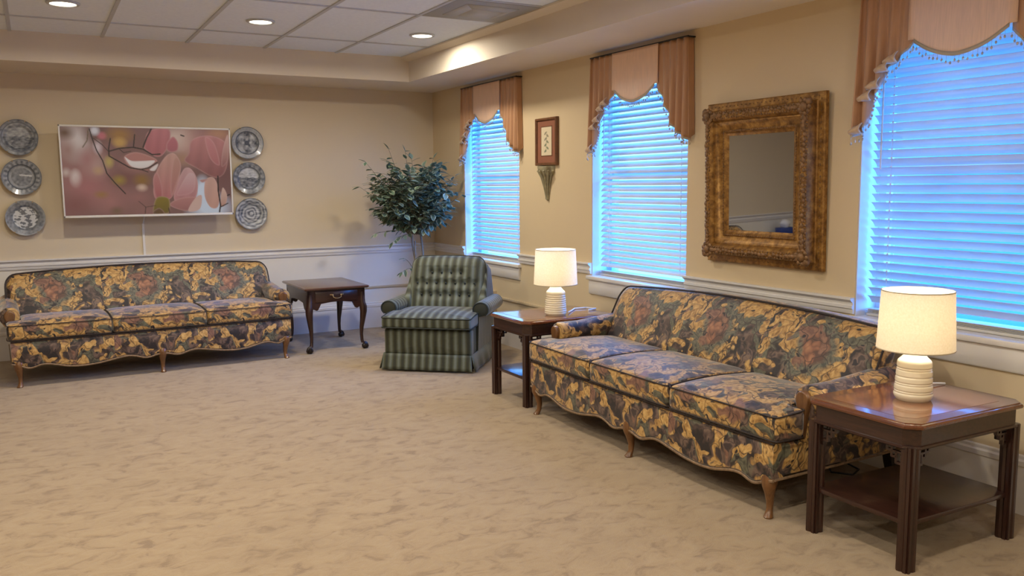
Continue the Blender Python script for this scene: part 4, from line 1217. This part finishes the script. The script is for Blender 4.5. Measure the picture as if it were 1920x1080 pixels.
tv = thing('television', 'wall-mounted flat screen showing pink magnolia blossom above the far sofa', 'television', (-2.715, 0, 1.545))
TWx, THz, Yf = .672, .378, -.215
mb = MB(); mb.box(-TWx, TWx, Yf + .004, Yf + .05, -THz, THz, .004); mb.box(-.42, .42, Yf + .045, Yf + .085, -.30, .22, .02)
mb.build('casing', M_TVWHITE, tv)
mb = MB(); bz = .016
mb.box(-TWx, TWx, Yf - .004, Yf + .006, THz - bz, THz, .003); mb.box(-TWx, TWx, Yf - .004, Yf + .006, -THz, -THz + bz * 1.2, .003)
mb.box(-TWx, -TWx + bz * .8, Yf - .004, Yf + .006, -THz, THz, .003); mb.box(TWx - bz * .8, TWx, Yf - .004, Yf + .006, -THz, THz, .003)
mb.build('bezel', M_TVWHITE, tv)
NU, NV = 300, 168
im = paint_screen(NU + 1, NV + 1)
sw_, sh0, sh1 = TWx - .013, -THz + .020, THz - .016
mb = MB(); mb.grid(NU, NV, lambda u, v: (-sw_ + 2 * sw_ * u, Yf + .0015, sh1 + (sh0 - sh1) * v), col=lambda u, v: (*im[int(round(v * NV)), int(round(u * NU))], 1))
mb.build('screen', M_SCREEN, tv, smooth=0, recalc=False, colors=True)
mb = MB(); mb.box(-.16, .16, -.02, 0, -.14, .14, .004); mb.box(-.05, .05, -.14, -.015, -.05, .05, .004); mb.build('wall_mount', M_BLACK, tv)
MB().tube([(-.05, Yf + .06, -.30), (-.055, -.06, -.40), (-.058, -.014, -.44)], .006, 8).build('power_cord', M_CORD, tv)
cc = tag(MB().prism([(-.011, 0), (.011, 0), (.009, -.013), (-.009, -.013)], -.70, 0, lambda p, q, t: (p + .03 * t * -.12, q, t)).build('cord_cover', M_TRIM, loc=(-2.775, -.0, 1.10)),
     'thin white cord cover running down the wall below the screen', 'cord cover')

# ------------------------------------------------------------------ plates
def make_plate(label, x, z, fn, side):
    root = thing('decorative_plate', label, 'plate', (x, -.012, z), 0, 'transferware plates beside the screen')
    R = .144; NR, NS = 36, 80
    mb = MB(); rings = []; cs = []
    for i in range(NR + 1):
        t = i / NR; r = max(.0008, R * t)
        h = .010 if t < .60 else (.010 + .018 * ((t - .60) / .12) if t < .72 else .028 + .012 * ((t - .72) / .28))
        rings.append([(r * math.cos(2 * PI * k / NS), -h, r * math.sin(2 * PI * k / NS)) for k in range(NS)])
        for k in range(NS):
            g = fn(t, 2 * PI * k / NS, r / R * math.cos(2 * PI * k / NS), r / R * math.sin(2 * PI * k / NS))
            g = max(0.0, min(1.0, g)); d = np.array(S(66, 74, 88)[:3]); l = np.array(S(204, 208, 212)[:3])
            c = d * (1 - g) + l * g; cs.append((*c, 1))
    mb.loft(rings, True, False, cols=cs)
    rings2 = [[(r * math.cos(2 * PI * k / NS), -h, r * math.sin(2 * PI * k / NS)) for k in range(NS)] for r, h in ((R, .040), (R * .99, .034), (R * .72, .020), (R * .58, .003), (.001, .003))]
    mb.loft(rings2, True, False, cols=[(.12, .13, .15, 1)] * (NS * 5))
    mb.build('plate_body', M_PLATE, root, colors=True)
    mb = MB()
    for a in (-2.2, -.95, 2.0, 1.15):
        c, s_ = math.cos(a), math.sin(a)
        mb.tube([(c * R * .80, -.020, s_ * R * .80), (c * R * 1.015, -.028, s_ * R * 1.015), (c * R * 1.015, -.046, s_ * R * 1.015), (c * R * .93, -.045, s_ * R * .93)], .0022, 6)
    mb.build('plate_hanger', M_BRASS, root)
    return root
def nz(a, b, c, s): return mnoise.noise(Vector((a * s, b * s, c)))
def p_scene(seed, rim=.72, sky=.55):
    def fn(t, th, a, b):
        if t > .97: return .15
        if t > rim: return .30 + .30 * nz(a, b, seed, 9) + .10 * math.sin(th * 16)
        if t > rim - .05: return .18
        base = sky if b > .05 + .12 * nz(a, 0, seed, 4) else .22
        return base + .36 * nz(a, b * 2.0, seed + 3, 5) + .14 * nz(a, b, seed + 9, 14)
    return fn
def p_rings(seed):
    def fn(t, th, a, b):
        if t > .97: return .2
        if t > .70: return .34 + .20 * math.sin(th * 20) * (t < .9) + .25 * nz(a, b, seed, 10)
        if t > .64: return .12
        if t > .50: return .42 + .2 * nz(a, b, seed, 8)
        if abs(b - .10 + a * .08) < .04 and -.1 < a < .5: return .95
        return .26 + .25 * nz(a, b, seed + 2, 7)
    return fn
def p_white(seed):
    def fn(t, th, a, b):
        if t > .62: return .28 + .26 * nz(a, b, seed, 9) + (.15 if t > .94 else 0)
        house = nz(a * .8, b * 1.8, seed + 5, 5.2) + .35 * nz(a, b, seed, 13)
        return .95 if house > -.02 else .15
    return fn
def p_lobed(seed):
    def fn(t, th, a, b):
        if t > .95: return .12
        if t > .74: return .55 + .2 * nz(a, b, seed, 10)
        if t > .68: return .10
        g = .42 + .35 * math.cos(4 * th) * math.sin(t * 9) + .3 * nz(a, b, seed, 10)
        if t < .14: g = .05
        return g
    return fn
def p_streak(seed):
    def fn(t, th, a, b):
        if t > .96: return .2
        return .42 + .42 * math.sin(t * 30 + 2 * nz(a, b, seed, 4)) * .7 + .55 * nz(a * .6, b * 2.2, seed + 4, 5)
    return fn
make_plate('grey landscape plate left of the screen, topmost of the left column', -3.672, 1.823, p_scene(1.3, .84, .50), 0)
make_plate('grey ringed plate left of the screen, middle of the left column', -3.668, 1.505, p_rings(2.2), 0)
make_plate('plate with a white centre scene left of the screen, lowest of the left column', -3.662, 1.173, p_white(4.4), 0)
make_plate('plate with a four-lobed dark centre right of the screen, topmost of the right column', -1.86, 1.808, p_lobed(5.5), 1)
make_plate('blue-grey scene plate right of the screen, middle of the right column', -1.858, 1.490, p_scene(7.7, .70, .75), 1)
make_plate('white-streaked plate right of the screen, lowest of the right column', -1.852, 1.165, p_streak(9.1), 1)

# ------------------------------------------------------------------ gold mirror
def make_mirror():
    yc, zc = -4.588, 1.407
    root = thing('wall_mirror', 'rectangular mirror in a wide carved gold frame on the window wall above the sofa', 'mirror', (-.002, yc, .945), -PI / 2)
    root.rotation_euler = (0, math.radians(-1.15), 0)
    root.rotation_mode = 'XYZ'
    # lean forward: rotate about the bottom edge (world y axis) after turning to the wall
    root.matrix_world = Matrix.Translation((-.004, yc, .945)) @ Matrix.Rotation(math.radians(-1.15), 4, 'Y') @ Matrix.Rotation(-PI / 2, 4, 'Z')
    HW, HH = .437, .463
    prof = [(0, .0), (0, .022), (.006, .028), (.040, .030), (.046, .036), (.048, .070), (.056, .090), (.072, .100), (.092, .098), (.104, .088), (.108, .078), (.112, .070), (.118, .072), (.124, .068), (.140, .054), (.156, .048), (.160, .052), (.170, .053), (.176, .046), (.186, .042), (.196, .034), (.196, .0)]
    mb = MB(); rings = []
    for o, h in prof:
        a, b = HW - o, HH - o
        rings.append([(-a, -h, HH - b), (a, -h, HH - b), (a, -h, HH + b), (-a, -h, HH + b)])
    mb.loft(rings, True, False); mb.build('frame', M_GOLD, root, smooth=30)
    # carved ornament: leaf scrolls on the high ridge, bead rows inside, corner shells
    mb = MB(); rnd = random.Random(3)
    def run(o, h, step, r, sc, jit=0.0):
        a, b = HW - o, HH - o
        for (x0, z0, x1, z1) in ((-a, HH - b, a, HH - b), (a, HH - b, a, HH + b), (a, HH + b, -a, HH + b), (-a, HH + b, -a, HH - b)):
            L = math.hypot(x1 - x0, z1 - z0); n = int(L / step); hor = abs(x1 - x0) > abs(z1 - z0)
            for k in range(n):
                t = (k + .5) / n; s = (sc[0], sc[1], sc[2]) if hor else (sc[2], sc[1], sc[0])
                j = rnd.uniform(-jit, jit)
                mb.ball((x0 + (x1 - x0) * t + (0 if hor else j), -h, z0 + (z1 - z0) * t + (j if hor else 0)), r * rnd.uniform(.8, 1.15), 8, sc=s)
    run(.072, .098, .026, .013, (1.1, .6, .9), .006); run(.060, .092, .019, .008, (1, .7, .9), .004); run(.090, .098, .019, .007, (1, .7, .8), .003)
    mb.build('carving', M_CARVE, root, smooth=60)
    mb = MB(); run(.165, .053, .016, .006, (1.2, .7, .7)); mb.build('bead_row', M_CARVE, root, smooth=60)
    mb = MB(); run(.022, .030, .030, .004, (1.6, .6, .8)); mb.build('edge_beading', M_CARVE, root, smooth=60)
    for sx in (-1, 1):
        for sz in (-1, 1):
            mb = MB()
            cx, cz = sx * (HW - .076), HH + sz * (HH - .076)
            mb.ball((cx, -.100, cz), .026, 12, sc=(1, .6, 1))
            for k in range(9):
                a = k * 2 * PI / 9; mb.ball((cx + .034 * math.cos(a), -.097, cz + .034 * math.sin(a)), .014, 8, sc=(1, .6, 1))
            for q in (.055, .078, .10):
                mb.ball((cx - sx * q, -.098, cz), .017, 8, sc=(1.2, .6, .8)); mb.ball((cx, -.098, cz - sz * q), .017, 8, sc=(.8, .6, 1.2))
            mb.ball((cx + sx * .026, -.090, cz + sz * .026), .022, 10, sc=(1, .7, 1))
            mb.build('corner_ornament', M_CARVE, root, smooth=60)
    MB().box(-HW + .190, HW - .190, -.036, -.028, .190, 2 * HH - .190).build('mirror_glass', M_MIRROR, root, smooth=0)
make_mirror()

# ------------------------------------------------------------------ framed print on a bracket
fp = thing('framed_print', 'small botanical print with terracotta mat in a brown frame between the far and middle windows', 'picture', (0, -2.245, 1.560), -PI / 2)
hw, hh = .160, .372
mb = MB(); prof = [(0, 0), (0, .022), (.004, .028), (.016, .028), (.022, .020), (.022, 0)]
rings = [[(-hw + o, -h, o), (hw - o, -h, o), (hw - o, -h, hh - o), (-hw + o, -h, hh - o)] for o, h in prof]
mb.loft(rings, True, False); mb.build('frame', M_FRAME, fp, smooth=30)
MB().box(-hw + .02, hw - .02, -.014, -.006, .02, hh - .02).build('mat_board', M_MAT, fp, smooth=0)
def paint_print(u, v):
    x = (u - .5) * 2; y = (v - .5) * 2
    c = np.array(S(214, 200, 170)[:3])
    stem = abs(x - .08 * math.sin(y * 3)) < .035 and -.75 < y < .7
    lf = 0
    for k, yy in enumerate((-.62, -.42, -.2, .02, .22, .45, .62)):
        s = 1 if k % 2 else -1
        d = ((x - s * .20) / .22) ** 2 + ((y - yy + s * x * .3) / .085) ** 2
        lf = max(lf, 1 - d)
    if stem or lf > 0: c = np.array(S(128, 132, 108)[:3]) if not (lf > .4 and v > .5) else np.array(S(150, 136, 116)[:3])
    return (*c, 1)
px0, px1, pz0, pz1 = -.078, .078, .078, .300
mb = MB(); mb.grid(50, 70, lambda u, v: (px0 + (px1 - px0) * u, -.0155, pz0 + (pz1 - pz0) * v), col=paint_print)
mb.build('print', M_PAPER, fp, smooth=0, recalc=False, colors=True)
mb = MB(); w_ = .006
for (a, b, c, d_) in ((px0 - w_, px1 + w_, pz0 - w_, pz0), (px0 - w_, px1 + w_, pz1, pz1 + w_), (px0 - w_, px0, pz0, pz1), (px1, px1 + w_, pz0, pz1)):
    mb.box(a, b, -.0165, -.013, c, d_)
mb.build('mat_fillet', M_FRAME, fp, smooth=0)

br = thing('wall_bracket', 'grey-green plaster leaf bracket on the wall right below the small framed print', 'bracket', (0, -2.245, 1.285), -PI / 2)
mb = MB(); seg = 20; rings = []
for z, rx, ry in ((0, .014, .014), (.012, .022, .022), (.03, .020, .022), (.07, .026, .026), (.10, .030, .030), (.115, .024, .026), (.125, .040, .034), (.15, .050, .042), (.172, .052, .044), (.185, .044, .040), (.195, .070, .052), (.215, .086, .064), (.24, .098, .074), (.262, .100, .078), (.268, .098, .076)):
    rings.append([(rx * (1 + .10 * math.cos(7 * (PI * k / seg))) * math.cos(PI * k / seg), -.0005 - ry * (1 + .10 * math.cos(7 * PI * k / seg)) * math.sin(PI * k / seg), z) for k in range(seg + 1)])
mb.loft(rings, True, True)
for k in range(7):
    a = PI * (k + .5) / 7
    mb.tube([(.018 * math.cos(a), -.018 * math.sin(a), .02), (.032 * math.cos(a), -.032 * math.sin(a), .10), (.058 * math.cos(a), -.050 * math.sin(a), .18), (.10 * math.cos(a), -.078 * math.sin(a), .235), (.108 * math.cos(a), -.084 * math.sin(a), .225)], [.004, .007, .010, .009, .004], 6)
mb.build('corbel', M_PLASTER, br)

# ------------------------------------------------------------------ loose cables under the near table
ex = tag(MB().tube([(-.10, -5.20, .30), (-.07, -5.24, .10), (-.10, -5.28, .006), (-.22, -5.27, .006), (-.28, -5.34, .006), (-.22, -5.42, .006), (-.13, -5.38, .006), (-.12, -5.30, .012), (-.18, -5.24, .006), (-.26, -5.22, .006)], .0045, 8).build('extension_cable', M_BLACK),
         'black cable coiled on the carpet under the end of the near sofa', 'cable')
